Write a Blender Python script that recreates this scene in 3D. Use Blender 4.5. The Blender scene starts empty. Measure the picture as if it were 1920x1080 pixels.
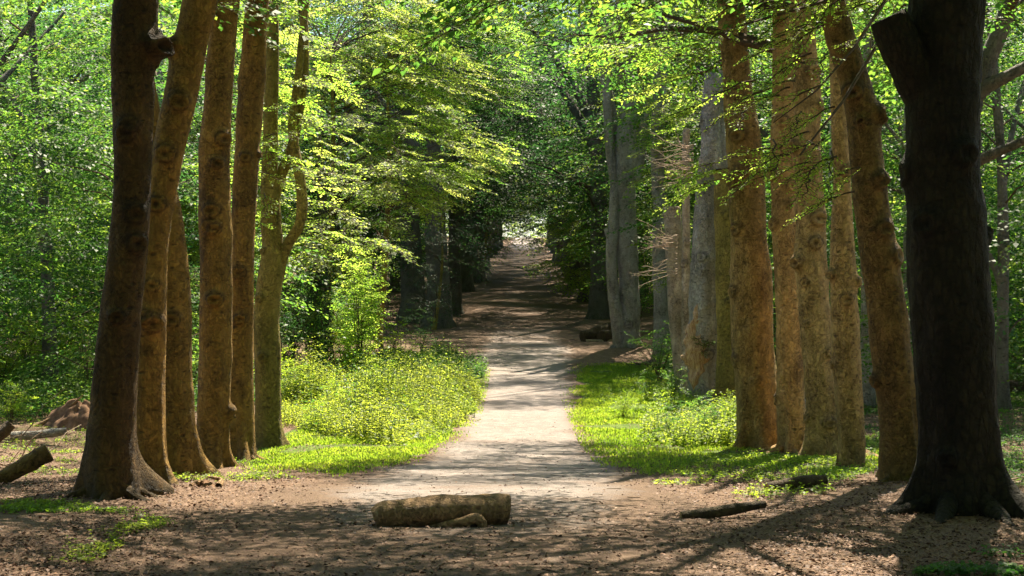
import bpy, math
import numpy as np
from mathutils import Vector

PI = math.pi
F = 2667.0            # focal length in pixels of the 1920 wide frame
CAMZ = 3.6            # eye height; the ground dips to about 0.2 in the hollow
RNG = np.random.default_rng(11)
C = bpy.data.collections.new("Collection"); bpy.context.scene.collection.children.link(C)
SUN_AZ, SUN_EL = 17.0, 56.0

# ------------------------------------------------------------------ terrain
_PY = np.array([-40, -5, 0, 8, 11, 17, 24, 31, 40, 55, 64, 75, 87, 103, 150, 200, 267, 330, 420.])
_PH = np.array([-1.0, -1.6, -1.75, -2.1, -2.26, -2.55, -3.03, -3.37, -3.38, -3.1, -2.67, -2.3, -1.75, -.8, 2.0, 5.2, 9.3, 11.5, 12.5])

def hermite(x, xp, yp):
    x = np.clip(np.asarray(x, float), xp[0], xp[-1])
    d = np.diff(yp) / np.diff(xp)
    m = np.empty_like(yp)
    m[0], m[-1] = d[0], d[-1]
    m[1:-1] = (d[:-1] + d[1:]) * .5
    i = np.clip(np.searchsorted(xp, x) - 1, 0, len(xp) - 2)
    h = xp[i + 1] - xp[i]; t = (x - xp[i]) / h
    t2, t3 = t * t, t * t * t
    return (2*t3 - 3*t2 + 1)*yp[i] + (t3 - 2*t2 + t)*h*m[i] + (-2*t3 + 3*t2)*yp[i+1] + (t3 - t2)*h*m[i+1]

def _hash(ix, iy, iz):
    n = (ix * 374761393 + iy * 668265263 + iz * 1274126177) & 0xFFFFFFFF
    n = ((n ^ (n >> 13)) * 1274126177) & 0xFFFFFFFF
    n = n ^ (n >> 16)
    return (n & 0xFFFF) / 65535.0

def vnoise(p):
    p = np.asarray(p, float)
    i = np.floor(p).astype(np.int64); f = p - i
    f = f * f * (3 - 2 * f)
    r = 0
    for dx in (0, 1):
        for dy in (0, 1):
            for dz in (0, 1):
                w = (f[..., 0] if dx else 1 - f[..., 0]) * (f[..., 1] if dy else 1 - f[..., 1]) * (f[..., 2] if dz else 1 - f[..., 2])
                r = r + w * _hash(i[..., 0] + dx, i[..., 1] + dy, i[..., 2] + dz)
    return r * 2 - 1

def fbm(p, o=3):
    p = np.asarray(p, float); r = 0; a = 1.
    for k in range(o):
        r = r + a * vnoise(p * 2**k + 17.3 * k); a *= .5
    return r

PATH_Y = np.array([-40, 0, 10, 14, 18, 21, 25, 30, 40, 50, 64, 80, 150, 260, 330.])
PATH_L = np.array([-2.6, -2.6, -2.6, -2.7, -2.7, -2.3, -1.6, -1.25, -.95, -1.0, -2.0, -2.1, -1.2, .2, 1.0])
PATH_R = np.array([1.2, 1.2, 1.3, 1.7, 2.0, 1.8, 1.5, 1.35, 1.5, 2.0, 3.0, 3.7, 4.0, 4.8, 5.4])

def pathmask(x, y):
    l = np.interp(y, PATH_Y, PATH_L); r = np.interp(y, PATH_Y, PATH_R)
    c = (l + r) / 2; hw = (r - l) / 2
    return np.clip(1.5 - np.abs(x - c) / np.maximum(hw, .3), 0, 1)

def ground(x, y):
    x = np.asarray(x, float); y = np.asarray(y, float)
    z = hermite(y, _PY, _PH) + CAMZ
    p = np.stack([x * .22, y * .22, x * 0 + 3.1], -1)
    off = np.clip(np.abs(x - .0094 * y) - 2.5, 0, 6) / 6
    z = z + .22 * off * vnoise(p) + .03 * vnoise(p * 5) * np.clip(off * 4 + .25, 0, 1)
    z = z + np.clip(np.abs(x) - 9, 0, 40) * .012
    return z

_TY = np.linspace(9, 320, 3000)
_TP = 540 - F * hermite(_TY, _PY, _PH) / _TY

def at_ground(px, py):
    y = float(np.interp(-py, -_TP, _TY)); x = (px - 960) / F * y
    return x, y, float(ground(x, y))

def at(px, py, y):
    return np.array([(px - 960) / F * y, y, CAMZ + (540 - py) / F * y])

def project(x, y, z):
    return 960 + F * x / y, 540 - F * (z - CAMZ) / y

def inpoly(px, py, poly):
    poly = np.asarray(poly, float); inside = np.zeros(px.shape, bool)
    j = len(poly) - 1
    for i in range(len(poly)):
        xi, yi = poly[i]; xj, yj = poly[j]
        c = ((yi > py) != (yj > py)) & (px < (xj - xi) * (py - yi) / (yj - yi + 1e-9) + xi)
        inside ^= c; j = i
    return inside

def scatter(poly, n, rng, jitter=10):
    """n ground points, evenly spread over the ground, inside an outline of the ground"""
    poly = np.asarray(poly, float)
    ys = np.interp(-np.clip(poly[:, 1], 441, 1120), -_TP, _TY)
    xs = (poly[:, 0] - 960) / F * ys
    out = np.zeros((0, 2))
    for _ in range(60):
        x = rng.uniform(xs.min(), xs.max(), n * 2); y = rng.uniform(ys.min(), ys.max(), n * 2)
        px, py = project(x, y, hermite(y, _PY, _PH) + CAMZ)
        px = px + rng.normal(0, jitter, px.shape); py = py + rng.normal(0, jitter * .3, px.shape)
        k = inpoly(px, py, poly)
        out = np.concatenate([out, np.stack([x[k], y[k]], 1)])
        if len(out) >= n: break
    out = out[:n]
    return np.column_stack([out, ground(out[:, 0], out[:, 1])])

# ------------------------------------------------------------------ object helpers
def mesh_obj(name, V, faces, mats, parent=None, attrs=None, midx=None, smooth=True):
    """faces: list of int arrays of equal width each"""
    me = bpy.data.meshes.new(name)
    V = np.ascontiguousarray(V, np.float32)
    if not isinstance(faces, list): faces = [faces]
    faces = [f for f in faces if len(f)]
    me.vertices.add(len(V)); me.vertices.foreach_set("co", V.ravel())
    tot = np.concatenate([np.full(len(f), f.shape[1], np.int32) for f in faces])
    st = np.concatenate([[0], np.cumsum(tot)[:-1]]).astype(np.int32)
    lp = np.concatenate([f.ravel() for f in faces]).astype(np.int32)
    me.loops.add(len(lp)); me.loops.foreach_set("vertex_index", lp)
    me.polygons.add(len(tot)); me.polygons.foreach_set("loop_start", st); me.polygons.foreach_set("loop_total", tot)
    if midx is not None: me.polygons.foreach_set("material_index", np.asarray(midx, np.int32))
    if smooth: me.polygons.foreach_set("use_smooth", np.ones(len(tot), bool))
    for k, a in (attrs or {}).items():
        at_ = me.attributes.new(k, 'FLOAT', 'POINT'); at_.data.foreach_set("value", np.ascontiguousarray(a, np.float32))
    me.update(calc_edges=True)
    for m in (mats if isinstance(mats, (list, tuple)) else [mats]): me.materials.append(m)
    o = bpy.data.objects.new(name, me); C.objects.link(o)
    if parent is not None: o.parent = parent
    return o

def tag(o, label=None, cat=None, group=None, kind=None):
    if label: o['label'] = label
    if cat: o['category'] = cat
    if group: o['group'] = group
    if kind: o['kind'] = kind
    return o

def empty(name, loc, label, cat, group=None):
    o = bpy.data.objects.new(name, None); C.objects.link(o)
    o.location = loc; o.empty_display_size = .3
    return tag(o, label, cat, group)

def copy_tree(root, loc, rz=0, s=1, label=None, group=None):
    r = root.copy(); C.objects.link(r)
    r.location = loc; r.rotation_euler = (0, 0, rz); r.scale = (s, s, s)
    if label: r['label'] = label
    if group: r['group'] = group
    for ch in list(root.children):
        c = ch.copy(); C.objects.link(c); c.parent = r
        for g in list(ch.children):
            d = g.copy(); C.objects.link(d); d.parent = c
    return r

# ------------------------------------------------------------------ materials
def newmat(name):
    m = bpy.data.materials.new(name); m.use_nodes = True
    m.node_tree.nodes.clear()
    return m, m.node_tree

def nd(nt, typ, props=None, **inp):
    n = nt.nodes.new(typ)
    for k, v in (props or {}).items(): setattr(n, k, v)
    for k, v in inp.items():
        k = k.replace('_', ' ')
        if k.isdigit(): s = n.inputs[int(k)]
        else: s = n.inputs[k]
        if isinstance(v, bpy.types.NodeSocket): nt.links.new(v, s)
        else: s.default_value = v
    return n

def ramp(nt, fac, stops):
    n = nt.nodes.new('ShaderNodeValToRGB'); nt.links.new(fac, n.inputs[0])
    el = n.color_ramp.elements
    while len(el) < len(stops): el.new(.5)
    for e, (p, c) in zip(el, stops):
        e.position = p; e.color = (c if isinstance(c, tuple) else (c, c, c)) + (1,)
    return n.outputs[0]

def mixc(nt, f, a, b, mode='MIX'):
    n = nt.nodes.new('ShaderNodeMix'); n.data_type = 'RGBA'; n.blend_type = mode
    for s, v in ((n.inputs[0], f), (n.inputs[6], a), (n.inputs[7], b)):
        if isinstance(v, bpy.types.NodeSocket): nt.links.new(v, s)
        else: s.default_value = (v + (1,)) if isinstance(v, tuple) else v
    return n.outputs[2]

def math_(nt, op, a, b=0., c=0.):
    n = nt.nodes.new('ShaderNodeMath'); n.operation = op
    for s, v in zip(n.inputs, (a, b, c)):
        if isinstance(v, bpy.types.NodeSocket): nt.links.new(v, s)
        else: s.default_value = v
    return n.outputs[0]

def coords(nt, scale=(1, 1, 1)):
    tc = nt.nodes.new('ShaderNodeTexCoord')
    mp = nd(nt, 'ShaderNodeMapping', Vector=tc.outputs['Object'], Scale=scale)
    return mp.outputs[0]

def finish(nt, col, rough, bump_h=None, bump=.3, dist=.02, spec=.3):
    p = nd(nt, 'ShaderNodeBsdfPrincipled')
    for s, v in ((p.inputs['Base Color'], col), (p.inputs['Roughness'], rough)):
        if isinstance(v, bpy.types.NodeSocket): nt.links.new(v, s)
        else: s.default_value = (v + (1,)) if isinstance(v, tuple) else v
    p.inputs['Specular IOR Level'].default_value = spec
    if bump_h is not None:
        b = nd(nt, 'ShaderNodeBump', Strength=bump, Distance=dist, Height=bump_h)
        nt.links.new(b.outputs[0], p.inputs['Normal'])
    o = nd(nt, 'ShaderNodeOutputMaterial', Surface=p.outputs[0])
    return p

def bark(name, light, mid, dark, moss=.35, mosscol=(.10, .10, .02), plates=.0):
    m, nt = newmat(name)
    co = coords(nt)
    oi = nd(nt, 'ShaderNodeObjectInfo')
    shift = nd(nt, 'ShaderNodeVectorMath', {'operation': 'MULTIPLY_ADD'})
    nt.links.new(oi.outputs['Random'], shift.inputs[0]); shift.inputs[1].default_value = (37, 91, 53); nt.links.new(co, shift.inputs[2])
    co = shift.outputs[0]
    def noise(sc, scale, det=4, rough=.6, dist=0.):
        mp = nd(nt, 'ShaderNodeMapping', Vector=co, Scale=scale)
        return nd(nt, 'ShaderNodeTexNoise', Vector=mp.outputs[0], Scale=sc, Detail=det, Roughness=rough, Distortion=dist).outputs[0]
    big = noise(1.7, (1, 1, .6), 5, .65, .6)
    band = noise(1.0, (2.2, 2.2, 16), 4, .6, .4)
    spots = noise(7, (1, 1, 1), 5, .7, .3)
    fine = noise(26, (1, 1, .6), 6, .7)
    fac = math_(nt, 'ADD', math_(nt, 'MULTIPLY', big, .55), math_(nt, 'ADD', math_(nt, 'MULTIPLY', band, .14), math_(nt, 'MULTIPLY', noise(1.0, (9, 9, 1.3), 5, .65, .3), .31)))
    col = ramp(nt, fac, [(.30, dark), (.47, mid), (.64, light)])
    # dark weathered blotches with a shape of their own, and cross scars
    bl = ramp(nt, spots, [(.53, 0.), (.60, 1.)])
    blm = ramp(nt, big, [(.42, 1.), (.56, .15)])
    col = mixc(nt, math_(nt, 'MULTIPLY', math_(nt, 'MULTIPLY', bl, blm), .45), col, tuple(c * .38 for c in dark))
    vor = nd(nt, 'ShaderNodeTexVoronoi', {'feature': 'DISTANCE_TO_EDGE'}, Vector=nd(nt, 'ShaderNodeMapping', Vector=co, Scale=(2.3, 2.3, 4.2)).outputs[0], Scale=1.3)
    ln = nd(nt, 'ShaderNodeMath', {'operation': 'ADD'}); nt.links.new(vor.outputs[0], ln.inputs[0]); nt.links.new(math_(nt, 'MULTIPLY', math_(nt, 'SUBTRACT', spots, .5), .45), ln.inputs[1])
    scar = ramp(nt, ln.outputs[0], [(.0, 1.), (.05, 0.)])
    col = mixc(nt, math_(nt, 'MULTIPLY', scar, .22), col, tuple(c * .45 for c in dark))
    if moss > 0:
        mf = ramp(nt, noise(1.1, (1, 1, .5), 5, .7, .5), [(.5 - .2 * moss, 0.), (.66 - .1 * moss, 1.)])
        ms = math_(nt, 'MULTIPLY', mf, moss)
        col = mixc(nt, ms, col, mosscol)
        bs = nd(nt, 'ShaderNodeAttribute', {'attribute_name': 'foot'})
        ft = math_(nt, 'MULTIPLY', bs.outputs['Fac'], ramp(nt, noise(5, (1, 1, .6), 5, .7), [(.35, 0.), (.6, 1.)]))
        col = mixc(nt, math_(nt, 'MULTIPLY', ft, .8), col, tuple(c * .6 for c in mosscol))
    def cells(sx, sz, thr, w, keep, ring=False):
        mp = nd(nt, 'ShaderNodeMapping', Vector=co, Scale=(sx, sx, sz)).outputs[0]
        wn = nd(nt, 'ShaderNodeTexNoise', Vector=mp, Scale=2.2, Detail=3.)
        wv = nd(nt, 'ShaderNodeVectorMath', {'operation': 'MULTIPLY_ADD'}); nt.links.new(wn.outputs['Color'], wv.inputs[0]); wv.inputs[1].default_value = (.5, .5, .5); nt.links.new(mp, wv.inputs[2])
        v = nd(nt, 'ShaderNodeTexVoronoi', Vector=wv.outputs[0], Scale=1.)
        d = v.outputs['Distance']
        if ring: d = math_(nt, 'ABSOLUTE', math_(nt, 'SUBTRACT', d, thr)); k = ramp(nt, d, [(0, 1.), (w, 0.)])
        else: k = ramp(nt, d, [(max(thr - w, 0), 1.), (thr + w, 0.)])
        sel = nd(nt, 'ShaderNodeSeparateColor', Color=v.outputs['Color']).outputs[0]
        return math_(nt, 'MULTIPLY', k, math_(nt, 'GREATER_THAN', sel, keep))
    sc1 = cells(5.0, 10., .20, .07, .70); sc2 = cells(11., 24., .22, .10, .62); sc3 = cells(2.4, 3.0, .30, .04, .60, True)
    scr = math_(nt, 'MAXIMUM', math_(nt, 'MAXIMUM', math_(nt, 'MULTIPLY', sc1, .6), math_(nt, 'MULTIPLY', math_(nt, 'MULTIPLY', sc2, blm), .6)), math_(nt, 'MULTIPLY', sc3, .16))
    col = mixc(nt, scr, col, tuple(c * .32 for c in dark))
    pit = noise(15, (1, 1, .8), 3, .75, .5)
    pm = ramp(nt, math_(nt, 'ADD', pit, math_(nt, 'MULTIPLY', math_(nt, 'SUBTRACT', big, .5), .5)), [(.30, 1.), (.41, 0.)])
    col = mixc(nt, math_(nt, 'MULTIPLY', pm, .5), col, tuple(c * .4 for c in dark))
    crk = noise(3.2, (1.6, 1.6, 1.), 6, .8, 2.2)
    cm = ramp(nt, math_(nt, 'ABSOLUTE', math_(nt, 'SUBTRACT', crk, .5)), [(.0, 1.), (.018, 0.)])
    col = mixc(nt, math_(nt, 'MULTIPLY', math_(nt, 'MULTIPLY', cm, blm), .3), col, tuple(c * .4 for c in dark))
    kn = nd(nt, 'ShaderNodeAttribute', {'attribute_name': 'knot'})
    col = mixc(nt, math_(nt, 'MULTIPLY', kn.outputs['Fac'], .92), col, tuple(c * .5 for c in dark))
    col = mixc(nt, .5, col, ramp(nt, fine, [(.3, .6), (.7, 1.3)]), 'MULTIPLY')
    h = math_(nt, 'ADD', math_(nt, 'MULTIPLY', fine, .6), math_(nt, 'MULTIPLY', spots, .7))
    h = math_(nt, 'SUBTRACT', h, math_(nt, 'MULTIPLY', scar, .2))
    h = math_(nt, 'SUBTRACT', h, math_(nt, 'MULTIPLY', scr, .9))
    h = math_(nt, 'SUBTRACT', h, math_(nt, 'ADD', math_(nt, 'MULTIPLY', pm, .5), math_(nt, 'MULTIPLY', cm, .5)))
    h = math_(nt, 'ADD', h, math_(nt, 'MULTIPLY', band, .25))
    if plates > 0:
        v2 = nd(nt, 'ShaderNodeTexVoronoi', {'feature': 'DISTANCE_TO_EDGE'}, Vector=nd(nt, 'ShaderNodeMapping', Vector=co, Scale=(7, 7, 2.6)).outputs[0], Scale=1.6, Randomness=1.)
        v2h = ramp(nt, math_(nt, 'ADD', v2.outputs[0], math_(nt, 'MULTIPLY', math_(nt, 'SUBTRACT', spots, .5), .9)), [(.02, 0.), (.22, 1.)])
        h = math_(nt, 'ADD', h, math_(nt, 'MULTIPLY', v2h, plates))
        col = mixc(nt, math_(nt, 'MULTIPLY', math_(nt, 'SUBTRACT', 1., v2h), .5), col, tuple(c * .4 for c in dark))
    finish(nt, col, .8, h, 1., .05, .25)
    return m

def leafmat(name, stops, tstops, trans=.5, rough=.5, spec=.22):
    m, nt = newmat(name)
    a = nd(nt, 'ShaderNodeAttribute', {'attribute_name': 'tone'})
    oi = nd(nt, 'ShaderNodeObjectInfo')
    f = math_(nt, 'ADD', math_(nt, 'MULTIPLY', a.outputs['Fac'], .8), math_(nt, 'MULTIPLY', oi.outputs['Random'], .2))
    p = nd(nt, 'ShaderNodeBsdfPrincipled', Roughness=rough); p.inputs['Specular IOR Level'].default_value = spec
    nt.links.new(ramp(nt, f, stops), p.inputs['Base Color'])
    t = nd(nt, 'ShaderNodeBsdfTranslucent')
    nt.links.new(ramp(nt, f, tstops), t.inputs['Color'])
    mx = nd(nt, 'ShaderNodeMixShader', Fac=trans)
    nt.links.new(p.outputs[0], mx.inputs[1]); nt.links.new(t.outputs[0], mx.inputs[2])
    nd(nt, 'ShaderNodeOutputMaterial', Surface=mx.outputs[0])
    return m

def plain(name, c0, c1, scale=12, rough=.85, bump=.5, stretch=(1, 1, 1)):
    m, nt = newmat(name)
    co = coords(nt, stretch)
    n = nd(nt, 'ShaderNodeTexNoise', Vector=co, Scale=scale, Detail=6, Roughness=.7).outputs[0]
    finish(nt, ramp(nt, n, [(.35, c0), (.65, c1)]), rough, n, bump, .02, .2)
    return m

M = {}
M['bark_left'] = bark('bark_umber', (.47, .265, .056), (.31, .168, .036), (.10, .052, .014), .4, (.13, .09, .012))
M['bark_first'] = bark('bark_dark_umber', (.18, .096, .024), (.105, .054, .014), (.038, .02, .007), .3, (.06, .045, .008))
M['bark_right'] = bark('bark_tan', (.66, .42, .175), (.50, .305, .118), (.20, .115, .045), .2, (.16, .115, .022))
M['bark_right_moss'] = bark('bark_tan_mossy', (.52, .34, .125), (.36, .23, .08), (.14, .085, .03), .4, (.15, .115, .018))
M['bark_lean'] = bark('bark_brown', (.34, .205, .07), (.22, .13, .042), (.08, .045, .016), .35, (.10, .075, .014))  # shade on the leaning trunk is put into this darker bark colour
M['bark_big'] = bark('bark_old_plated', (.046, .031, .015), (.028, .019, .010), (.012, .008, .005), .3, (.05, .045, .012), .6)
M['bark_grey'] = bark('bark_grey', (.50, .45, .38), (.37, .33, .28), (.19, .165, .135), .2, (.14, .14, .06))
M['bark_snag'] = bark('bark_weathered', (.58, .47, .34), (.44, .34, .23), (.20, .15, .09), .25, (.16, .15, .05))
M['bark_green'] = bark('bark_algae', (.46, .33, .085), (.32, .23, .055), (.14, .10, .028), .55, (.14, .125, .018))
M['bark_far'] = bark('bark_far', (.23, .20, .165), (.16, .14, .115), (.085, .072, .06), .3, (.10, .105, .04))
M['twig'] = plain('twig_wood', (.06, .04, .025), (.12, .085, .05), 20)
M['dead_twig'] = plain('dead_twig_wood', (.30, .21, .15), (.50, .38, .28), 20)
M['log'] = bark('log_bark', (.46, .29, .145), (.34, .205, .095), (.15, .09, .04), .06, (.10, .075, .015))
M['log_dark'] = bark('log_dark_bark', (.13, .085, .045), (.085, .055, .03), (.045, .03, .018), .2)
M['cut_wood'] = plain('cut_wood', (.30, .19, .09), (.45, .31, .16), 30, .8, .3)
M['torn_wood'] = plain('torn_wood', (.22, .11, .05), (.56, .38, .22), 9, .8, .6, (3, 3, .5))
M['earth'] = plain('earth', (.085, .046, .026), (.23, .13, .072), 7, .95, .9)
G = lambda k, *s: [(p, tuple(x * k for x in c)) for p, c in s]
M['leaf_fresh_lit'] = leafmat('leaf_fresh_lit', [(0, (.030, .075, .010)), (.5, (.065, .115, .014)), (1, (.12, .15, .025))],
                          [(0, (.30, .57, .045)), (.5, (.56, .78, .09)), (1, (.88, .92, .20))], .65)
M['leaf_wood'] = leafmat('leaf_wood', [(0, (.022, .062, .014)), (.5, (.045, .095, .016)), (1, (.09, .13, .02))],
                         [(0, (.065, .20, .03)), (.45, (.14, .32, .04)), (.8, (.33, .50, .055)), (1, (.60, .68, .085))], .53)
M['leaf_shaded'] = leafmat('leaf_shaded', [(0, (.010, .036, .014)), (.5, (.020, .056, .018)), (1, (.05, .095, .02))],
                         [(0, (.035, .125, .034)), (.5, (.06, .18, .044)), (.85, (.12, .29, .05)), (1, (.32, .48, .07))], .44, .55, .15)  # shade of thick, many-layered crowns is put into this leaf colour
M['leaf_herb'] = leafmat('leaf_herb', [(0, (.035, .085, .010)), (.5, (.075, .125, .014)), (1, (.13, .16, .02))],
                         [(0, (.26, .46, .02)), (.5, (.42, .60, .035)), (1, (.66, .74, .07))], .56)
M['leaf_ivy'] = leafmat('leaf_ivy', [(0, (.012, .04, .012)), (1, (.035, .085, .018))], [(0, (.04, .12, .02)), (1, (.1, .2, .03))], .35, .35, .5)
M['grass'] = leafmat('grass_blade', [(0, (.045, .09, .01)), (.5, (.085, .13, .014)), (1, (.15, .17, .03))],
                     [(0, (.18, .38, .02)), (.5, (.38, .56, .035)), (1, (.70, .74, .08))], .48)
def littermat():
    m, nt = newmat('fallen_leaf')
    a = nd(nt, 'ShaderNodeAttribute', {'attribute_name': 'tone'})
    col = ramp(nt, a.outputs['Fac'], [(0, (.05, .028, .018)), (.45, (.115, .058, .032)), (.85, (.19, .10, .055)), (1, (.30, .19, .115))])
    finish(nt, col, .7, spec=.25)
    return m
M['litter'] = littermat()

def groundmat(name, path):
    m, nt = newmat(name)
    co = coords(nt)
    def noise(sc, det=5, rough=.65, dist=0., scale=(1, 1, 1)):
        return nd(nt, 'ShaderNodeTexNoise', Vector=nd(nt, 'ShaderNodeMapping', Vector=co, Scale=scale).outputs[0], Scale=sc, Detail=det, Roughness=rough, Distortion=dist).outputs[0]
    big = noise(.5, 5, .6, .4); mid = noise(3.5, 6, .7, .3); fine = noise(34, 6, .75); grit = noise(120, 3, .8)
    soil = ramp(nt, math_(nt, 'ADD', math_(nt, 'MULTIPLY', fine, .65), math_(nt, 'MULTIPLY', mid, .35)),
                [(.34, (.055, .034, .022)), (.48, (.155, .097, .063)), (.62, (.28, .19, .13))])
    if path:
        sand = ramp(nt, math_(nt, 'ADD', math_(nt, 'MULTIPLY', mid, .5), math_(nt, 'MULTIPLY', fine, .5)),
                    [(.33, (.15, .122, .106)), (.5, (.25, .21, .187)), (.66, (.37, .32, .29))])
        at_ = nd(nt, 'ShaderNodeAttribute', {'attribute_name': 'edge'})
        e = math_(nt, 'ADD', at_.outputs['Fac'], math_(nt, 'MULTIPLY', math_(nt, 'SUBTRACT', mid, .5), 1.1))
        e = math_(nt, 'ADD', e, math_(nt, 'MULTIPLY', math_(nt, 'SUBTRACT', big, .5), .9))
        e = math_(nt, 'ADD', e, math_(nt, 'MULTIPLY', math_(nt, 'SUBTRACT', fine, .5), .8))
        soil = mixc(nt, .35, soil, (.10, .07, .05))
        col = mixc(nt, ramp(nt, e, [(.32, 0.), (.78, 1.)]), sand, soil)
        # trodden leaf crumbs lying on the sand
        cr = ramp(nt, math_(nt, 'ADD', math_(nt, 'MULTIPLY', fine, .6), math_(nt, 'MULTIPLY', big, .4)), [(.53, 0.), (.62, 1.)])
        col = mixc(nt, math_(nt, 'MULTIPLY', cr, .6), col, (.17, .10, .065))
    else:
        gm = nd(nt, 'ShaderNodeAttribute', {'attribute_name': 'green'})
        gf = math_(nt, 'ADD', gm.outputs['Fac'], math_(nt, 'MULTIPLY', math_(nt, 'SUBTRACT', mid, .5), .9))
        green = ramp(nt, math_(nt, 'ADD', math_(nt, 'MULTIPLY', fine, .5), math_(nt, 'MULTIPLY', mid, .5)), [(.36, (.035, .06, .010)), (.5, (.085, .135, .016)), (.64, (.16, .20, .03))])
        col = mixc(nt, ramp(nt, gf, [(.4, 0.), (.7, 1.)]), soil, green)
    h = math_(nt, 'ADD', math_(nt, 'MULTIPLY', fine, .8), math_(nt, 'ADD', math_(nt, 'MULTIPLY', grit, .3), math_(nt, 'MULTIPLY', mid, 1.2)))
    finish(nt, col, .92, h, .9, .05, .15)
    return m
M['ground'] = groundmat('forest_floor', False)
M['path'] = groundmat('sandy_path', True)

# ------------------------------------------------------------------ leaves
def unit(v): return v / np.maximum(np.linalg.norm(v, axis=-1, keepdims=True), 1e-9)

def leaf_geo(P, D, N, S, tone, hexa=False, w=.33, fold=.10):
    D = unit(D); Sd = unit(np.cross(N, D)); N = np.cross(D, Sd); s = S[:, None]
    n = len(P)
    if not hexa:
        V = np.stack([P, P + s*(.45*D + w*Sd + fold*N), P + s*D, P + s*(.45*D - w*Sd + fold*N)], 1)
        f = np.arange(n)[:, None] * 4 + np.array([[0, 3, 2, 1]])
        return V.reshape(-1, 3), f, np.repeat(tone, 4)
    V = np.stack([P, P + s*(.28*D + .27*Sd + fold*N), P + s*(.66*D + .27*Sd + fold*N), P + s*(D - .06*N),
                  P + s*(.66*D - .27*Sd + fold*N), P + s*(.28*D - .27*Sd + fold*N)], 1)
    b = np.arange(n)[:, None] * 6
    f = np.concatenate([b + np.array([[0, 3, 2, 1]]), b + np.array([[0, 5, 4, 3]])])
    return V.reshape(-1, 3), f, np.repeat(tone, 6)

def twig_geo(A, B, ra, rb):
    A, B = np.asarray(A, float), np.asarray(B, float); n = len(A)
    d = unit(B - A); up = np.where(np.abs(d[:, 2:3]) > .9, np.array([[1., 0, 0]]), np.array([[0, 0, 1.]]))
    u = unit(np.cross(d, up)); v = np.cross(d, u)
    V = []
    for k in range(3):
        c, s = math.cos(2*PI*k/3), math.sin(2*PI*k/3)
        V.append(A + np.reshape(ra, (-1, 1))*(c*u + s*v))
    for k in range(3):
        c, s = math.cos(2*PI*k/3), math.sin(2*PI*k/3)
        V.append(B + np.reshape(rb, (-1, 1))*(c*u + s*v))
    V = np.stack(V, 1).reshape(-1, 3)
    b = np.arange(n)[:, None]*6
    f = np.concatenate([b + np.array([[k, (k+1) % 3, 3 + (k+1) % 3, 3 + k]]) for k in range(3)])
    return V, f

def make_spray(rng, L=1.6, W=.75, leaf=.085, gap=.15, lgap=.062, flat=.30, droop=.10):
    """one flat beech bough: axis along +x, side twigs left and right, a leaf at every node"""
    P, D, N, S = [], [], [], []; A, B, ra, rb = [], [], [], []
    zf = lambda x: -droop * x * x + .02 * math.sin(5 * x)
    xs = np.arange(.12 * L, L, gap); prev = np.zeros(3)
    for i, x in enumerate(xs):
        q = np.array([x, .05 * math.sin(3.1 * x + i), zf(x)])
        A.append(prev); B.append(q); r0 = .012 * (1 - x / L) + .003; ra.append(r0); rb.append(r0 * .9); prev = q
        for sgn in (-1, 1):
            if rng.random() < .12: continue
            tl = W * (.35 + .65 * math.sin(PI * min(1, .25 + .75 * x / L))) * rng.uniform(.6, 1.15) * (1.05 - .6 * x / L)
            ang = sgn * rng.uniform(.65, 1.05)
            dv = np.array([math.cos(ang), math.sin(ang), rng.normal(-.05, .13)])
            A.append(q); B.append(q + dv * tl); ra.append(.004); rb.append(.002)
            m = max(2, int(tl / lgap))
            for k in range(m):
                t = (k + .6) / m * tl; sd = 1 if k % 2 else -1
                a2 = ang + sd * rng.uniform(.5, 1.0) * (0 if k == m - 1 else 1)
                p = q + dv * t + np.array([0, 0, -.06 * t * t])
                P.append(p); D.append([math.cos(a2), math.sin(a2), rng.normal(-.22, .18)])
                N.append([rng.normal(0, flat), rng.normal(0, flat), 1]); S.append(leaf * rng.uniform(.7, 1.2))
    return dict(P=np.array(P), D=np.array(D), N=np.array(N), S=np.array(S), A=np.array(A), B=np.array(B), ra=np.array(ra), rb=np.array(rb))

def rot(yaw, pitch, roll):
    cy, sy, cp, sp, cr, sr = np.cos(yaw), np.sin(yaw), np.cos(pitch), np.sin(pitch), np.cos(roll), np.sin(roll)
    z = np.zeros_like(cy); o = np.ones_like(cy)
    Rz = np.stack([np.stack([cy, -sy, z], -1), np.stack([sy, cy, z], -1), np.stack([z, z, o], -1)], -2)
    Ry = np.stack([np.stack([cp, z, -sp], -1), np.stack([z, o, z], -1), np.stack([sp, z, cp], -1)], -2)
    Rx = np.stack([np.stack([o, z, z], -1), np.stack([z, cr, -sr], -1), np.stack([z, sr, cr], -1)], -2)
    return Rz @ Ry @ Rx

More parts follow.
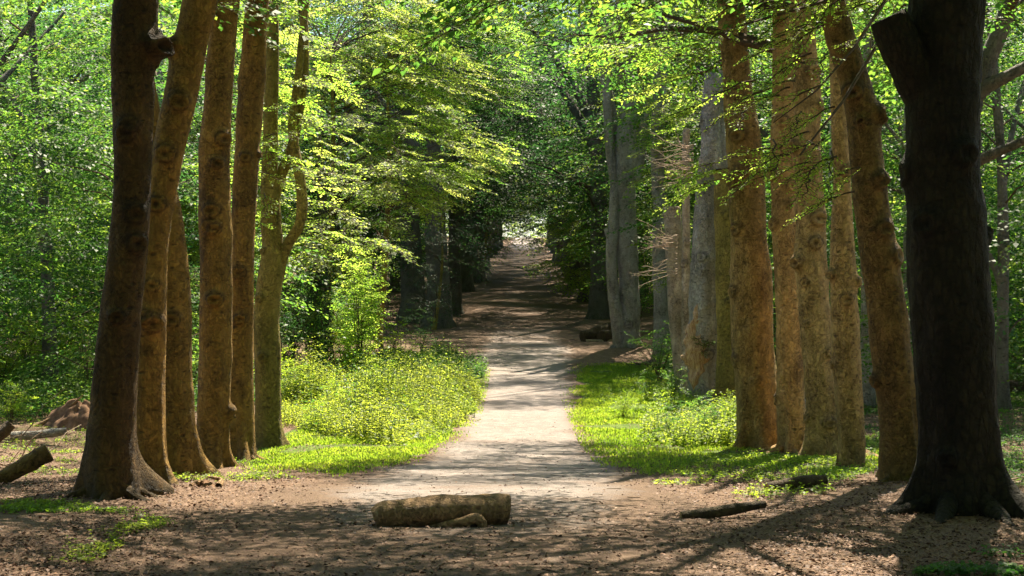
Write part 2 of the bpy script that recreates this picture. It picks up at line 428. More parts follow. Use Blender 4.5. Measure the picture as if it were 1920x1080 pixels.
def foliage(name, T, yaw, pitch, roll, sc, sprays, rng, mats, parent=None, hexa=False, twigs=True, limbs=None, tonef=None):
    """a crown: many boughs placed through its volume, one mesh"""
    T = np.asarray(T, float); n = len(T)
    R = rot(np.asarray(yaw, float), np.asarray(pitch, float), np.asarray(roll, float)); sc = np.asarray(sc, float)
    pick = rng.integers(0, len(sprays), n)
    base_tone = rng.uniform(.15, .85, n) if tonef is None else tonef(T)
    LV, LF, LT, TV, TF = [], [], [], [], []; nv = 0
    for s, sp in enumerate(sprays):
        k = np.where(pick == s)[0]
        if not len(k): continue
        r, t, q = R[k], T[k], sc[k]
        tr = lambda a: np.einsum('mij,nj->mni', r, a)
        P = (tr(sp['P']) * q[:, None, None] + t[:, None]).reshape(-1, 3)
        m = len(sp['P'])
        S = (np.repeat(q[:, None], m, 1) * sp['S'][None]).ravel()
        tone = np.clip(np.repeat(base_tone[k][:, None], m, 1).ravel() + rng.normal(0, .2, len(S)), 0, 1)
        N = tr(sp['N']).reshape(-1, 3)
        v, f, tt = leaf_geo(P, tr(sp['D']).reshape(-1, 3), N + rng.normal(0, .12, N.shape), S * rng.uniform(.8, 1.15, len(S)), tone, hexa)
        LV.append(v); LF.append(f + nv); LT.append(tt); nv += len(v)
        if twigs:
            A = (tr(sp['A']) * q[:, None, None] + t[:, None]).reshape(-1, 3); B = (tr(sp['B']) * q[:, None, None] + t[:, None]).reshape(-1, 3)
            v, f = twig_geo(A, B, np.tile(sp['ra'], len(k)), np.tile(sp['rb'], len(k)))
            TV.append(v); TF.append(f)
    if limbs:
        A, B, a, b = [np.array(x) for x in zip(*limbs)]
        v, f = twig_geo(A, B, a, b); TV.append(v); TF.append(f)
    faces = [np.concatenate(LF)]; V = LV[:]; mi = [np.zeros(len(faces[0]), np.int32)]; tone = LT[:]
    for v, f in zip(TV, TF):
        faces.append(f + nv); V.append(v); nv += len(v); mi.append(np.ones(len(f), np.int32)); tone.append(np.zeros(len(v)))
    return mesh_obj(name, np.concatenate(V), faces, mats, parent, {'tone': np.concatenate(tone)}, np.concatenate(mi))

SPR = [make_spray(np.random.default_rng(100 + k), 1.6, .8, .105, .15, .066) for k in range(6)]
SPR_MID = [make_spray(np.random.default_rng(200 + k), 1.9, .9, .125, .2, .10) for k in range(5)]
SPR_AV = [make_spray(np.random.default_rng(250 + k), 2.1, 1.0, .17, .24, .13) for k in range(5)]
SPR_FAR = [make_spray(np.random.default_rng(300 + k), 3.8, 1.9, .40, .5, .30, .5) for k in range(4)]
SPR_SHRUB = [make_spray(np.random.default_rng(400 + k), .9, .38, .085, .10, .065, .55, .05) for k in range(5)]
SPR_NEAR = [make_spray(np.random.default_rng(500 + k), 1.5, .62, .078, .13, .058, .35, .16) for k in range(5)]

def crown_layout(rng, n, h0, h1, rfun, off=(0, 0), droop=-.12, core=.15, thr=-.18):
    h = rng.uniform(h0, h1, n)
    ph = rng.uniform(0, 2*PI, n); R = rfun((h - h0) / (h1 - h0))
    r = R * np.sqrt(rng.uniform(core, 1, n))
    # clumps and gaps: drop boughs where a coarse noise is low
    T = np.stack([off[0] + r*np.cos(ph), off[1] + r*np.sin(ph), h - .05*r], 1)
    keep = vnoise(T * .42 + rng.uniform(0, 50)) > thr
    T, ph = T[keep], ph[keep]; m = len(T)
    return T, ph + rng.normal(0, .5, m), rng.normal(droop, .16, m), rng.normal(0, .2, m), rng.uniform(.75, 1.3, m)

# ------------------------------------------------------------------ trunks
def smooth_curve(P, n, u=None):
    P = np.asarray(P, float); t = np.concatenate([[0], np.cumsum(np.linalg.norm(np.diff(P[:, :3], axis=0), axis=1))])
    x = np.linspace(0, t[-1], n) if u is None else np.asarray(u)*t[-1]
    return np.stack([hermite(x, t, P[:, k]) for k in range(P.shape[1])], 1)

def tube(Cn, R, seg=16, rng=None, bump=.05, knots=(), lobes=None, cap=False, freq=1.6, seed=0.):
    """closed tube along Cn with radii R; lumps, knots and root lobes shape it"""
    Cn = np.asarray(Cn, float); R = np.asarray(R, float); k = len(Cn)
    T = unit(np.gradient(Cn, axis=0))
    U = np.empty_like(T); u = np.array([1., 0, 0]) if abs(T[0][0]) < .9 else np.array([0, 1., 0])
    for i in range(k):
        u = u - T[i] * (u @ T[i]); u = u / np.linalg.norm(u); U[i] = u
    Vv = np.cross(T, U)
    th = np.linspace(0, 2*PI, seg, endpoint=False)
    dirs = np.cos(th)[None, :, None]*U[:, None] + np.sin(th)[None, :, None]*Vv[:, None]
    r = np.repeat(R[:, None], seg, 1)
    if lobes is not None: r = r * lobes(Cn[:, 2][:, None], th[None])
    pos = Cn[:, None] + r[..., None]*dirs
    q = pos * np.array([freq, freq, freq * .55]) + seed
    d = bump * R[:, None] * (vnoise(q) * 1.5 + .8 * vnoise(q * 2.7) + .35 * vnoise(q * 6.)) + bump * .2 * R[:, None] * vnoise(q * 12)
    kn = np.zeros((k, seg))
    arc = np.concatenate([[0], np.cumsum(np.linalg.norm(np.diff(Cn, axis=0), axis=1))])
    for (zc, tc, a, amp) in knots:
        dth = (th[None] - tc + PI) % (2*PI) - PI
        dx = dth * R[:, None]; dz = (arc[:, None] - zc)
        dd = np.sqrt(dx**2 + (dz * 1.15)**2 + 1e-9)
        ring = np.exp(-((dd - a) / (.38 * a))**2); eye = np.exp(-(dd / (.45 * a))**2)
        brow = np.exp(-((dd - 1.7 * a) / (.3 * a))**2) * (dz > 0)
        d = d + amp * (.9 * ring - .35 * eye + .35 * brow + .8 * np.exp(-(dd / (1.6 * a))**2))
        kn = np.maximum(kn, np.clip(1.1 * eye + .9 * np.exp(-((dd - 1.35 * a) / (.16 * a))**2) + .5 * brow, 0, 1))
    pos = pos + d[..., None]*dirs
    V = pos.reshape(-1, 3)
    i = np.arange(k - 1)[:, None]*seg; j = np.arange(seg)[None]; j2 = (j + 1) % seg
    f = np.stack([i + j, i + j2, i + seg + j2, i + seg + j], -1).reshape(-1, 4)
    faces = [f]; kn = kn.ravel()
    if cap:
        V = np.concatenate([V, Cn[:1], Cn[-1:]]); b = k*seg; kn = np.concatenate([kn, [0, 0]])
        jj = np.arange(seg)
        faces.append(np.concatenate([np.stack([np.full(seg, b), (jj + 1) % seg, jj], 1), np.stack([np.full(seg, b + 1), (k-1)*seg + jj, (k-1)*seg + (jj + 1) % seg], 1)]))
    return V, faces, kn

def join(pieces):
    V, Q, T, K = [], [], [], []; n = 0
    for v, fs, kn in pieces:
        for f in fs: (Q if f.shape[1] == 4 else T).append(f + n)
        V.append(v); K.append(kn); n += len(v)
    out = []
    if Q: out.append(np.concatenate(Q))
    if T: out.append(np.concatenate(T))
    return np.concatenate(V), out, np.concatenate(K)

def root_tubes(rng, r0, base, angles, length, x0, y0, h=.32):
    """surface roots running out over the ground from a trunk foot (local coordinates)"""
    out = []
    for a in angles:
        L = length * rng.uniform(.75, 1.25); n = 16
        t = np.linspace(0, 1, n); bend = rng.normal(0, .5)
        ang = a + bend * t * .8
        dr = np.concatenate([[0], np.cumsum(np.full(n - 1, L / (n - 1)))])
        x = (r0 * .55) * math.cos(a) + np.cumsum(np.cos(ang)) * L / n; y = (r0 * .55) * math.sin(a) + np.cumsum(np.sin(ang)) * L / n
        gz = ground(x + x0, y + y0) - base
        z = gz + h * r0 * 1.5 * np.exp(-t * 4.5) - .025 - .05 * t
        R = r0 * .25 * (1 - t)**1.1 + .012
        out.append(tube(np.stack([x, y, z], 1), R, 10, bump=.12, freq=5, seed=rng.uniform(0, 9)))
    return out

def px_trunk(spec, y, top=None, lean=None):
    """outline centre line (px, py, width px) at depth y -> world centre line with radii"""
    return np.array([[*at(px, py, y), w * y / F / 2] for px, py, w in spec])

def big_tree(name, label, mat, spec, y=None, top=15., flare=.55, roots=(), root_len=.8, knots=8, crown=None, seed=1, group=None, extra=(), cat='tree', cut=False, seg=60, fknots=(), bump=.07):
    rng = np.random.default_rng(seed)
    bx, by, bz = at_ground(spec[0][0], spec[0][1])
    if y is not None: by = y; bx = (spec[0][0] - 960) / F * y; bz = float(ground(bx, by))
    root = empty(name, (bx, by, bz), label, cat, group)
    P = px_trunk(spec, by)
    P[:, 1] = by
    foot = P[0].copy(); foot[2] = bz - .35; P[0, 2] = max(bz + .02, min(P[0, 2], P[1, 2] - .1))
    P = np.vstack([foot, P])
    if not cut:
        d = (P[-1] - P[-3]) / max(P[-1, 2] - P[-3, 2], .3); zt = bz + top
        steps = np.linspace(0, 1, 7)[1:]
        for s in steps:
            z = P[-1, 2] + (zt - P[-1, 2]) * (1 / len(steps)) if False else None
        last = P[-1].copy(); up = zt - last[2]
        for s in steps:
            P = np.vstack([P, [last[0] + d[0]*up*s*(1 - .5*s)*.4, by + rng.normal(0, .12)*s + .3*s, last[2] + up*s, last[3] * (1 - .78*s)]])
    L = P[-1, 2] - P[0, 2]
    vis = min(1., (.2025*by + CAMZ - bz + 1.2) / L); st = max(.034, .0011*by)
    S = smooth_curve(P, 0, np.concatenate([np.linspace(0, vis, int(L*vis/st), endpoint=False), np.linspace(vis, 1, max(3, int(L*(1 - vis)/.14)))]))
    wob = fbm(np.stack([S[:, 2]*.5, S[:, 2]*0 + seed*3.1, S[:, 2]*0], 1), 2)
    S[:, 1] += .05 * wob * np.clip((S[:, 2] - bz) / 2, 0, 1)
    loc = S[:, :3] - np.array([bx, by, bz])
    nl = rng.integers(5, 8); ph = rng.uniform(0, 2*PI, nl); wd = rng.uniform(.16, .30, nl); am = rng.uniform(.5, 1.5, nl)
    def lobes(z, th):
        h = np.clip(z, 0, 9)
        lb = 0
        for p_, w_, a_ in zip(ph, wd, am):
            dt = (th - p_ + PI) % (2*PI) - PI
            lb = lb + a_ * np.exp(-(dt / w_)**2)
        f = np.exp(-h / (.16 + .16*flare))
        return 1 + flare * f * (.22 + 1.1 * lb) + .08 * lb * np.exp(-h / 1.8)
    ks = []
    for _ in range(int(knots*.6)):
        ks.append((rng.uniform(.8, min(L, 9.)), -PI/2 + rng.normal(0, 1.0), rng.uniform(.05, .12) * (spec[1][2]*by/F/.6)**.5, rng.uniform(.03, .055)))
    for (kpy, koff, a, amp) in fknots:   # burrs seen in the photo: height by row, side -1..1
        zz = at(0, kpy, by)[2] - P[0, 2]
        ks.append((zz, -PI/2 + koff * PI/2, a, amp*1.5))
    pieces = [tube(loc, S[:, 3], seg, bump=bump, knots=ks, lobes=lobes, seed=seed*1.7, cap=cut)]
    if len(roots): pieces += root_tubes(rng, S[6, 3], bz, roots, root_len, bx, by)
    for (path_, w0, w1) in extra:        # forks and stems that belong to the same trunk
        Q = np.array([[*at(px, py, by + dy), 0] for px, py, dy in path_]); Q[:, 3] = np.linspace(w0, w1, len(Q))
        Sq = smooth_curve(Q, max(12, int(np.sum(np.linalg.norm(np.diff(Q[:, :3], axis=0), axis=1)) / .09)))
        pieces.append(tube(Sq[:, :3] - np.array([bx, by, bz]), Sq[:, 3], 20, bump=bump * 1.3, seed=seed*2.3))
    V, fs, kn = join(pieces)
    ft = np.exp(-np.clip(V[:, 2], 0, 9) / .4)
    o = mesh_obj('trunk', V, fs, mat, root, {'knot': kn, 'foot': ft})
    if crown: crown(root, loc, S[:, 3], rng)
    return root, loc, S[:, 3]

def high_crown(h0, h1, R, n=95, off=(0, 0), mat='leaf_wood', spr=None, shift=1.):  # mostly unseen; offset, spread and density shaped for the shade it casts
    n = int(n * 3.7)
    """crown of a full-grown tree, starting well above the picture's top edge"""
    def go(root, loc, rad, rng):
        T, yaw, pit, rol, sc = crown_layout(rng, n, h0, h1, lambda u: R * np.sin(PI * np.clip(.22 + .72*u, 0, 1))**.7, off, thr=.06)
        cx = np.interp(T[:, 2], loc[:, 2], loc[:, 0]); T[:, 0] += cx * shift
        limbs = []
        for k in range(9):
            z0 = rng.uniform(h0 - .5, h1 - 2); a = rng.uniform(0, 2*PI); l = R * rng.uniform(.6, .95)
            p0 = np.array([np.interp(z0, loc[:, 2], loc[:, 0]), np.interp(z0, loc[:, 2], loc[:, 1]), z0]); prev = p0
            for s in (1, 2, 3, 4):
                q = p0 + np.array([off[0]*.2*s + l*s/4*math.cos(a), off[1]*.2*s + l*s/4*math.sin(a), l*.55*(s/4)**.8 + rng.normal(0, .1)])
                limbs.append((prev, q, .11*(1 - s*.2) + .02, .11*(.8 - s*.2) + .02)); prev = q
        foliage('crown', T, yaw, pit, rol, sc, spr or SPR_MID, rng, [M[mat], M['twig']], root, limbs=limbs)
    return go

# ================================================================== THE PLACE
# ---- ground: one sheet, fine near the camera, reaching far beyond the last trees
M['leaf_tier'] = leafmat('leaf_tier', [(0, (.022, .068, .014)), (.5, (.045, .10, .018)), (1, (.10, .145, .028))],
                         [(0, (.16, .44, .045)), (.5, (.40, .70, .09)), (1, (.82, .92, .20))], .60)
GRASS_L = [(470, 905), (520, 872), (640, 890), (770, 862), (838, 826), (905, 775), (912, 700), (900, 690), (820, 695), (700, 750), (560, 800), (470, 850)]
GRASS_R = [(1092, 690), (1078, 740), (1066, 790), (1085, 830), (1130, 872), (1230, 888), (1330, 868), (1440, 880), (1560, 905), (1640, 880), (1700, 880), (1700, 830), (1400, 790), (1290, 740), (1270, 700), (1200, 680), (1150, 680)]
def axis(vals):
    out = [np.arange(a, b, s) for a, b, s in vals]; return np.concatenate(out)
gx = axis([(-420, -60, 30), (-60, -20, 2.5), (-20, -9, .5), (-9, 9, .16), (9, 20, .5), (20, 60, 2.5), (60, 421, 30)])
gy = axis([(-60, 0, 4), (0, 9, .5), (9, 34, .16), (34, 70, .45), (70, 160, 1.5), (160, 330, 4), (330, 421, 15)])
X, Y = np.meshgrid(gx, gy)
Z = ground(X, Y)
gpx, gpy = project(X, np.maximum(Y, 5), Z)
green = (inpoly(gpx, gpy, GRASS_L) | inpoly(gpx, gpy, GRASS_R)).astype(float) * .95
green = np.maximum(green, np.clip((np.abs(X - .0094*Y) - 6.5) / 4, 0, 1) * .42 * (Y < 62))
green = np.maximum(green, .36 * ((Y > 60) & (np.abs(X) > 6)))
nx, ny = len(gx), len(gy)
i = np.arange(ny - 1)[:, None]*nx; j = np.arange(nx - 1)[None]
fq = np.stack([i + j, i + j + 1, i + nx + j + 1, i + nx + j], -1).reshape(-1, 4)
tag(mesh_obj('ground', np.stack([X, Y, Z], -1).reshape(-1, 3), fq, M['ground'], attrs={'green': green.ravel()}), kind='structure',
    label='brown forest floor of leaf litter with green moss patches')
# ---- sandy path lying on it
py_ = axis([(-20, 9, .6), (9, 34, .14), (34, 70, .3), (70, 320, 1.2)]); u = np.linspace(-1, 1, 41)
l = np.interp(py_, PATH_Y, PATH_L) - .55 + .22*vnoise(np.stack([py_*.5, py_*0, py_*0 + 5], 1)); r = np.interp(py_, PATH_Y, PATH_R) + .55 + .22*vnoise(np.stack([py_*.5, py_*0, py_*0 + 9], 1))
PX = (l + r)[:, None]/2 + (r - l)[:, None]/2*u[None]; PYY = np.repeat(py_[:, None], 41, 1)
PZ = ground(PX, PYY) + .012 - .02 * np.abs(u[None])**8
nn = len(py_); i = np.arange(nn - 1)[:, None]*41; j = np.arange(40)[None]
fq = np.stack([i + j, i + j + 1, i + 41 + j + 1, i + 41 + j], -1).reshape(-1, 4)
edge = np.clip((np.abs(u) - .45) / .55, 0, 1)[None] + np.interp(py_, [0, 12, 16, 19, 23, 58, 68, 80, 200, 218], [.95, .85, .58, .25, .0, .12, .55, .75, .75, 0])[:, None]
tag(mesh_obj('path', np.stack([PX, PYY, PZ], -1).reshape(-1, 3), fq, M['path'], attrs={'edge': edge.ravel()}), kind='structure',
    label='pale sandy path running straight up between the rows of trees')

# ---- leaf litter, grass, herbs: stuff
rng = np.random.default_rng(5)
n = 120000
yy = 9.5 + 28 * rng.uniform(0, 1, n)**1.5; xx = rng.uniform(-1, 1, n) * (.37*yy + 1.5)
keep = rng.uniform(0, 1, n) < (1 - np.interp(yy, [10, 14, 18], [.45, .7, .93]) * np.clip(pathmask(xx, yy) * 1.6, 0, 1)) * np.clip(1.1 + 1.1*vnoise(np.stack([xx*.8, yy*.8, xx*0], 1)), .12, 1)
xx, yy = xx[keep], yy[keep]
lx, ly, _z = at_ground(835, 985); q_ = rng.normal(0, 1, (900, 2))
xx = np.concatenate([xx, lx + q_[:, 0]*.42]); yy = np.concatenate([yy, ly + .12 + q_[:, 1]*.17]); n = len(xx)   # leaves drifted against the log
P = np.stack([xx, yy, ground(xx, yy) + rng.uniform(.004, .022, n)], 1); a = rng.uniform(0, 2*PI, n)
v, f, t = leaf_geo(P, np.stack([np.cos(a), np.sin(a), rng.normal(.08, .22, n)], 1), np.stack([rng.normal(0, .4, n), rng.normal(0, .4, n), np.ones(n)], 1),
                   rng.uniform(.02, .058, n), rng.beta(2, 2.2, n), w=.32, fold=.14)
tag(mesh_obj('leaf_litter', v, f, M['litter'], attrs={'tone': t}), 'scattered brown fallen beech leaves covering the forest floor', 'fallen leaves', kind='stuff')

def grass(name, P, h0, h1, rng, label):
    n = len(P); a = rng.uniform(0, 2*PI, n); h = rng.uniform(h0, h1, n); w = rng.uniform(.004, .008, n) * (1 + P[:, 1] / 45)
    d = np.stack([np.cos(a), np.sin(a), np.zeros(n)], 1); s = np.stack([-d[:, 1], d[:, 0], d[:, 2]], 1)
    b = rng.uniform(.2, .9, n)
    mid = P + d*(b*h*.25)[:, None] + np.array([0, 0, .62])*h[:, None]; tip = P + d*(b*h*.75)[:, None] + np.array([0, 0, .95])*h[:, None]
    V = np.stack([P - s*w[:, None], P + s*w[:, None], mid + s*(w*.8)[:, None], tip, mid - s*(w*.8)[:, None]], 1).reshape(-1, 3)
    k = np.arange(n)[:, None]*5
    tone = np.clip(.5 + .3*vnoise(P*np.array([.9, .9, 0])) + rng.normal(0, .18, n), 0, 1)
    return tag(mesh_obj(name, V, [k + np.array([[0, 1, 2, 4]]), k + np.array([[4, 2, 3]])], M['grass'], attrs={'tone': np.repeat(tone, 5)}), label, 'grass', kind='stuff')

g = np.concatenate([scatter(GRASS_L, 46000, rng, 14), scatter([(520, 880), (800, 850), (800, 815), (520, 830)], 16000, rng, 12)])
g = g[vnoise(g*np.array([.7, .7, 0]) + 4) > -.45]
grass('grass', g, .02, .065, rng, 'short sunlit green grass along the left edge of the path')
g = np.concatenate([scatter(GRASS_R, 56000, rng, 14), scatter([(1075, 800), (1380, 860), (1390, 770), (1100, 690)], 24000, rng, 12)])
g = g[vnoise(g*np.array([.6, .6, 0]) + 8) > -.4]
grass('grass', g, .02, .075, rng, 'short green grass bank along the right edge of the path')

def herbs(name, P, h0, h1, leaf, rng, label, mat='leaf_herb', nodes=6, cat='undergrowth', tone0=.5, hs=1.):
    n = len(P); H = hs * rng.uniform(h0, h1, n) * np.clip(.8 + .7*vnoise(P*np.array([.7, .7, 0]) + h1*7) + .55*vnoise(P*np.array([2.1, 2.1, 0]) + h1*3), .22, 1.6); lean = rng.normal(0, .16, (n, 2)); az = rng.uniform(0, 2*PI, n)
    LP, LD, LN, LS, LT = [], [], [], [], []
    tn = np.clip(tone0 + .45*vnoise(P*np.array([.8, .8, 0])) + rng.normal(0, .1, n), 0, 1)
    for k in range(nodes):
        t = (k + 1) / nodes; q = P + np.stack([lean[:, 0]*H*t, lean[:, 1]*H*t, H*t], 1)
        for sd in (0, PI):
            a = az + k*PI/2 + sd + rng.normal(0, .3, n)
            LP.append(q); LD.append(np.stack([np.cos(a), np.sin(a), rng.normal(.05 + .3*t - .1, .3, n)], 1))
            LN.append(np.stack([rng.normal(0, .24, n), rng.normal(0, .24, n), np.ones(n)], 1))
            LS.append(leaf * rng.uniform(.45, 1.35, n) * (1.15 - .5*t)); LT.append(np.clip(tn + rng.normal(0, .09, n), 0, 1))
    v, f, t = leaf_geo(np.concatenate(LP), np.concatenate(LD), np.concatenate(LN), np.concatenate(LS), np.concatenate(LT))
    tip = P + np.stack([lean[:, 0]*H, lean[:, 1]*H, H], 1)
    tv, tf = twig_geo(P, tip, np.full(n, .004), np.full(n, .002))
    return tag(mesh_obj(name, np.concatenate([v, tv]), [f, tf + len(v)], [M[mat], M['leaf_wood']], attrs={'tone': np.concatenate([t, np.full(len(tv), .3)])},
                        midx=np.concatenate([np.zeros(len(f)), np.ones(len(tf))])), label, cat, kind='stuff')

g = scatter([(560, 790), (600, 810), (740, 838), (830, 812), (895, 770), (900, 742), (860, 715), (760, 700), (640, 715), (540, 745), (515, 790)], 17000, rng, 12)
dome = sum(np.exp(-((g[:, 0] - a)/b_)**2 - ((g[:, 1] - c)/d_)**2) for a, b_, c, d_ in [((px - 960)/F*y_, w_, y_, 3.2) for px, y_, w_ in ((620, 36, 1.0), (720, 37, 1.1), (810, 38, 1.0), (680, 43, 1.4), (780, 45, 1.2), (570, 41, 1.1), (860, 42, .7), (700, 33, .7))])
g = g[rng.uniform(0, 1, len(g)) < .25 + dome]
HS = .35 + .8*np.clip(sum(np.exp(-((g[:, 0] - a)/b_)**2 - ((g[:, 1] - c)/d_)**2) for a, b_, c, d_ in [((px - 960)/F*y_, w_, y_, 2.6) for px, y_, w_ in ((620, 36, .9), (720, 37, 1.0), (810, 38, .9), (680, 43, 1.2), (780, 45, 1.1), (570, 41, 1.), (860, 42, .6), (700, 33, .6))]), 0, 1.25)
herbs('undergrowth', g[::40], .7, 1.25, .12, rng, 'broad leaved taller weeds standing among the sunlit nettles', 'leaf_wood', 5, hs=HS[::40])
herbs('undergrowth', g, .45, 1.05, .072, rng, 'tall bright yellow green nettles in the sun left of the path', tone0=.9, nodes=7, hs=HS)
g = scatter([(640, 700), (900, 712), (912, 690), (870, 678), (780, 668), (640, 680)], 2200, rng, 8)
herbs('undergrowth', g, .3, .7, .12, rng, 'darker shaded weeds behind the sunlit nettles', 'leaf_wood')
g = scatter([(1200, 830), (1300, 838), (1388, 838), (1392, 775), (1300, 768), (1225, 785)], 2400, rng, 10)
herbs('undergrowth', g, .25, .75, .09, rng, 'green weeds at the foot of the mossy broken stump')
g = scatter([(1110, 790), (1200, 790), (1300, 770), (1300, 715), (1230, 700), (1130, 720)], 350, rng, 14)
herbs('undergrowth', g, .08, .3, .07, rng, 'loose weeds in the long grass right of the path')
# forest floor cover
def cover(poly, n, rng, hh, leaf, label, thr=.0, mat='leaf_herb', sc=.9):
    g = scatter(poly, n, rng, 6); k = vnoise(g*np.array([sc, sc, 0]) + n) + rng.normal(0, .15, len(g)) > thr
    return herbs('ground_cover', g[k], hh*.5, hh*1.3, leaf, rng, label, mat, 2, 'ground cover')
cover([(0, 1070), (180, 1060), (250, 1010), (330, 985), (230, 965), (0, 950)], 2600, rng, .07, .05, 'low green seedlings on the litter in front of the first left trunk', .16)
cover([(0, 915), (150, 905), (380, 905), (560, 905), (470, 850), (300, 830), (0, 780)], 3600, rng, .08, .06, 'green seedlings between the left trunks and the cut log', .08)
cover([(1290, 950), (1560, 930), (1660, 880), (1560, 850), (1440, 850), (1330, 860), (1200, 890)], 2300, rng, .09, .07, 'green seedlings on the litter below the right row of trunks', -.05)
cover([(1700, 1080), (1920, 1080), (1920, 1030), (1820, 1030)], 500, rng, .09, .07, 'low green seedlings in the lower right corner', -.1, 'leaf_wood')
cover([(1850, 960), (1920, 960), (1920, 740), (1600, 740), (1600, 850), (1740, 870)], 6000, rng, .13, .09, 'green ground cover behind the big right trunk', -.1, 'leaf_wood')
g = scatter([(-60, 800), (160, 790), (560, 760), (560, 690), (-60, 690)], 7000, rng, 6)
herbs('ground_cover', g, .25, .8, .13, rng, 'ferny green ground cover under the left shrubs', 'leaf_wood', 4, 'ground cover')
g = scatter([(1250, 735), (1980, 760), (1980, 650), (1230, 650)], 5200, rng, 6)
herbs('ground_cover', g, .2, .7, .13, rng, 'dim green ground cover in the wood on the right', 'leaf_wood', 4, 'ground cover')

# ---- left row of beeches
K = PI
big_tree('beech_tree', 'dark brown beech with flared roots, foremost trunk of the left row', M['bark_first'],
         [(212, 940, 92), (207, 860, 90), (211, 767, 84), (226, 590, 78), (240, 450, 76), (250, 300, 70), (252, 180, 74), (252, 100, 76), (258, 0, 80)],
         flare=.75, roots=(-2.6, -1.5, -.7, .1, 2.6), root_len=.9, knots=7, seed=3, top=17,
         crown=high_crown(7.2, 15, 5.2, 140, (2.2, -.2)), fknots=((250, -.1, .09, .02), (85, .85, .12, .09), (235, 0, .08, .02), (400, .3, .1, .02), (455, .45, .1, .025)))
big_tree('beech_tree', 'beech leaning right with knot scars, just behind the first left trunk', M['bark_left'],
         [(282, 912, 62), (281, 850, 60), (281, 750, 56), (285, 600, 50), (291, 480, 50), (300, 380, 54), (318, 280, 60), (338, 190, 62), (355, 100, 62), (374, 0, 66)],
         flare=.7, roots=(-1.2, -.3), root_len=.7, knots=8, seed=4, top=16,
         crown=high_crown(7.4, 13, 3.6, 50, (.6, -2.)), fknots=((92, -.7, .10, .06), (385, 0, .09, .03), (605, .2, .10, .03), (535, .1, .07, .02)))
big_tree('beech_tree', 'reddish brown beech half hidden behind the leaning beech, third from the left', M['bark_left'],
         [(334, 887, 62), (331, 800, 60), (329, 700, 58), (327, 600, 58), (322, 480, 56), (312, 390, 52), (293, 290, 44), (278, 200, 40), (262, 100, 38), (250, 0, 36)],
         flare=.6, roots=(-1.0,), root_len=.6, knots=6, seed=5, top=15, crown=high_crown(7.6, 13, 3.2, 34, (-1.5, 0)), fknots=((600, 0, .1, .03),))
big_tree('beech_tree', 'upright brown beech with a dark hollow knot, fourth from the left', M['bark_left'],
         [(394, 872, 60), (396, 800, 60), (400, 700, 61), (403, 600, 62), (404, 480, 60), (403, 380, 57), (403, 290, 55), (408, 200, 53), (414, 100, 53), (424, 0, 52)],
         flare=.45, knots=9, seed=6, top=17, crown=high_crown(8.0, 14, 3.4, 46, (-2.6, 0)), fknots=((560, .1, .10, .04), (262, .5, .11, .035), (395, 0, .1, .03), (430, .1, .08, .025)))
big_tree('beech_tree', 'blotched brown beech with roots spread rightwards, fifth from the left', M['bark_left'],
         [(452, 860, 52), (449, 780, 50), (449, 700, 48), (451, 600, 47), (453, 500, 46), (456, 400, 46), (462, 300, 47), (469, 200, 49), (476, 100, 48), (482, 0, 46)],
         flare=.8, roots=(-.6, -.1, -1.4), root_len=.8, knots=9, seed=7, top=17, crown=high_crown(8.2, 14, 3.4, 50, (-2.2, .5)))
def l6_leaves(root, loc, rad, rng):
    pts, yaw = [], []
    for (px, py, dx, dy, k) in ((500, 60, 70, 60, 16), (560, 150, 60, 60, 14), (500, 260, 30, 50, 12), (590, 300, 40, 60, 9), (480, 420, 22, 60, 7), (500, 330, 22, 60, 8), (470, 555, 22, 20, 3), (520, 200, 60, 120, 16)):
        for _ in range(k):
            y = 30.4 + rng.uniform(-1.6, 1.6); p = at(px + rng.normal(0, dx*.5), py + rng.normal(0, dy*.5), y)
            pts.append(p - np.array(root.location)); yaw.append(math.atan2(y - 30.2, p[0] + 5.1) + rng.normal(0, .5))
    m = len(pts)
    foliage('crown', pts, yaw, rng.normal(-.2, .15, m), rng.normal(0, .2, m), rng.uniform(.45, .8, m), SPR, rng, [M['leaf_fresh_lit'], M['twig']], root)
big_tree('beech_tree', 'mossy forked beech beside the nettles, last of the left row', M['bark_green'],
         [(506, 836, 52), (503, 760, 48), (501, 680, 50), (499, 600, 50), (506, 530, 46), (512, 480, 42), (509, 420, 38), (506, 350, 33), (507, 250, 28), (510, 130, 25), (511, 0, 22)],
         flare=.45, knots=7, seed=8, top=13, crown=l6_leaves,
         extra=(([(520, 525, 0), (529, 485, -.05), (541, 455, -.1), (560, 425, -.15), (566, 390, -.15), (563, 340, -.1), (553, 280, 0), (548, 230, 0), (556, 170, 0), (566, 80, .1), (573, 0, .2), (580, -80, .2)], .135, .075),
                ([(512, 380, 0), (526, 330, .1), (543, 290, .15), (562, 200, .2), (572, 100, .2), (566, 0, .3), (560, -90, .3)], .12, .08)))

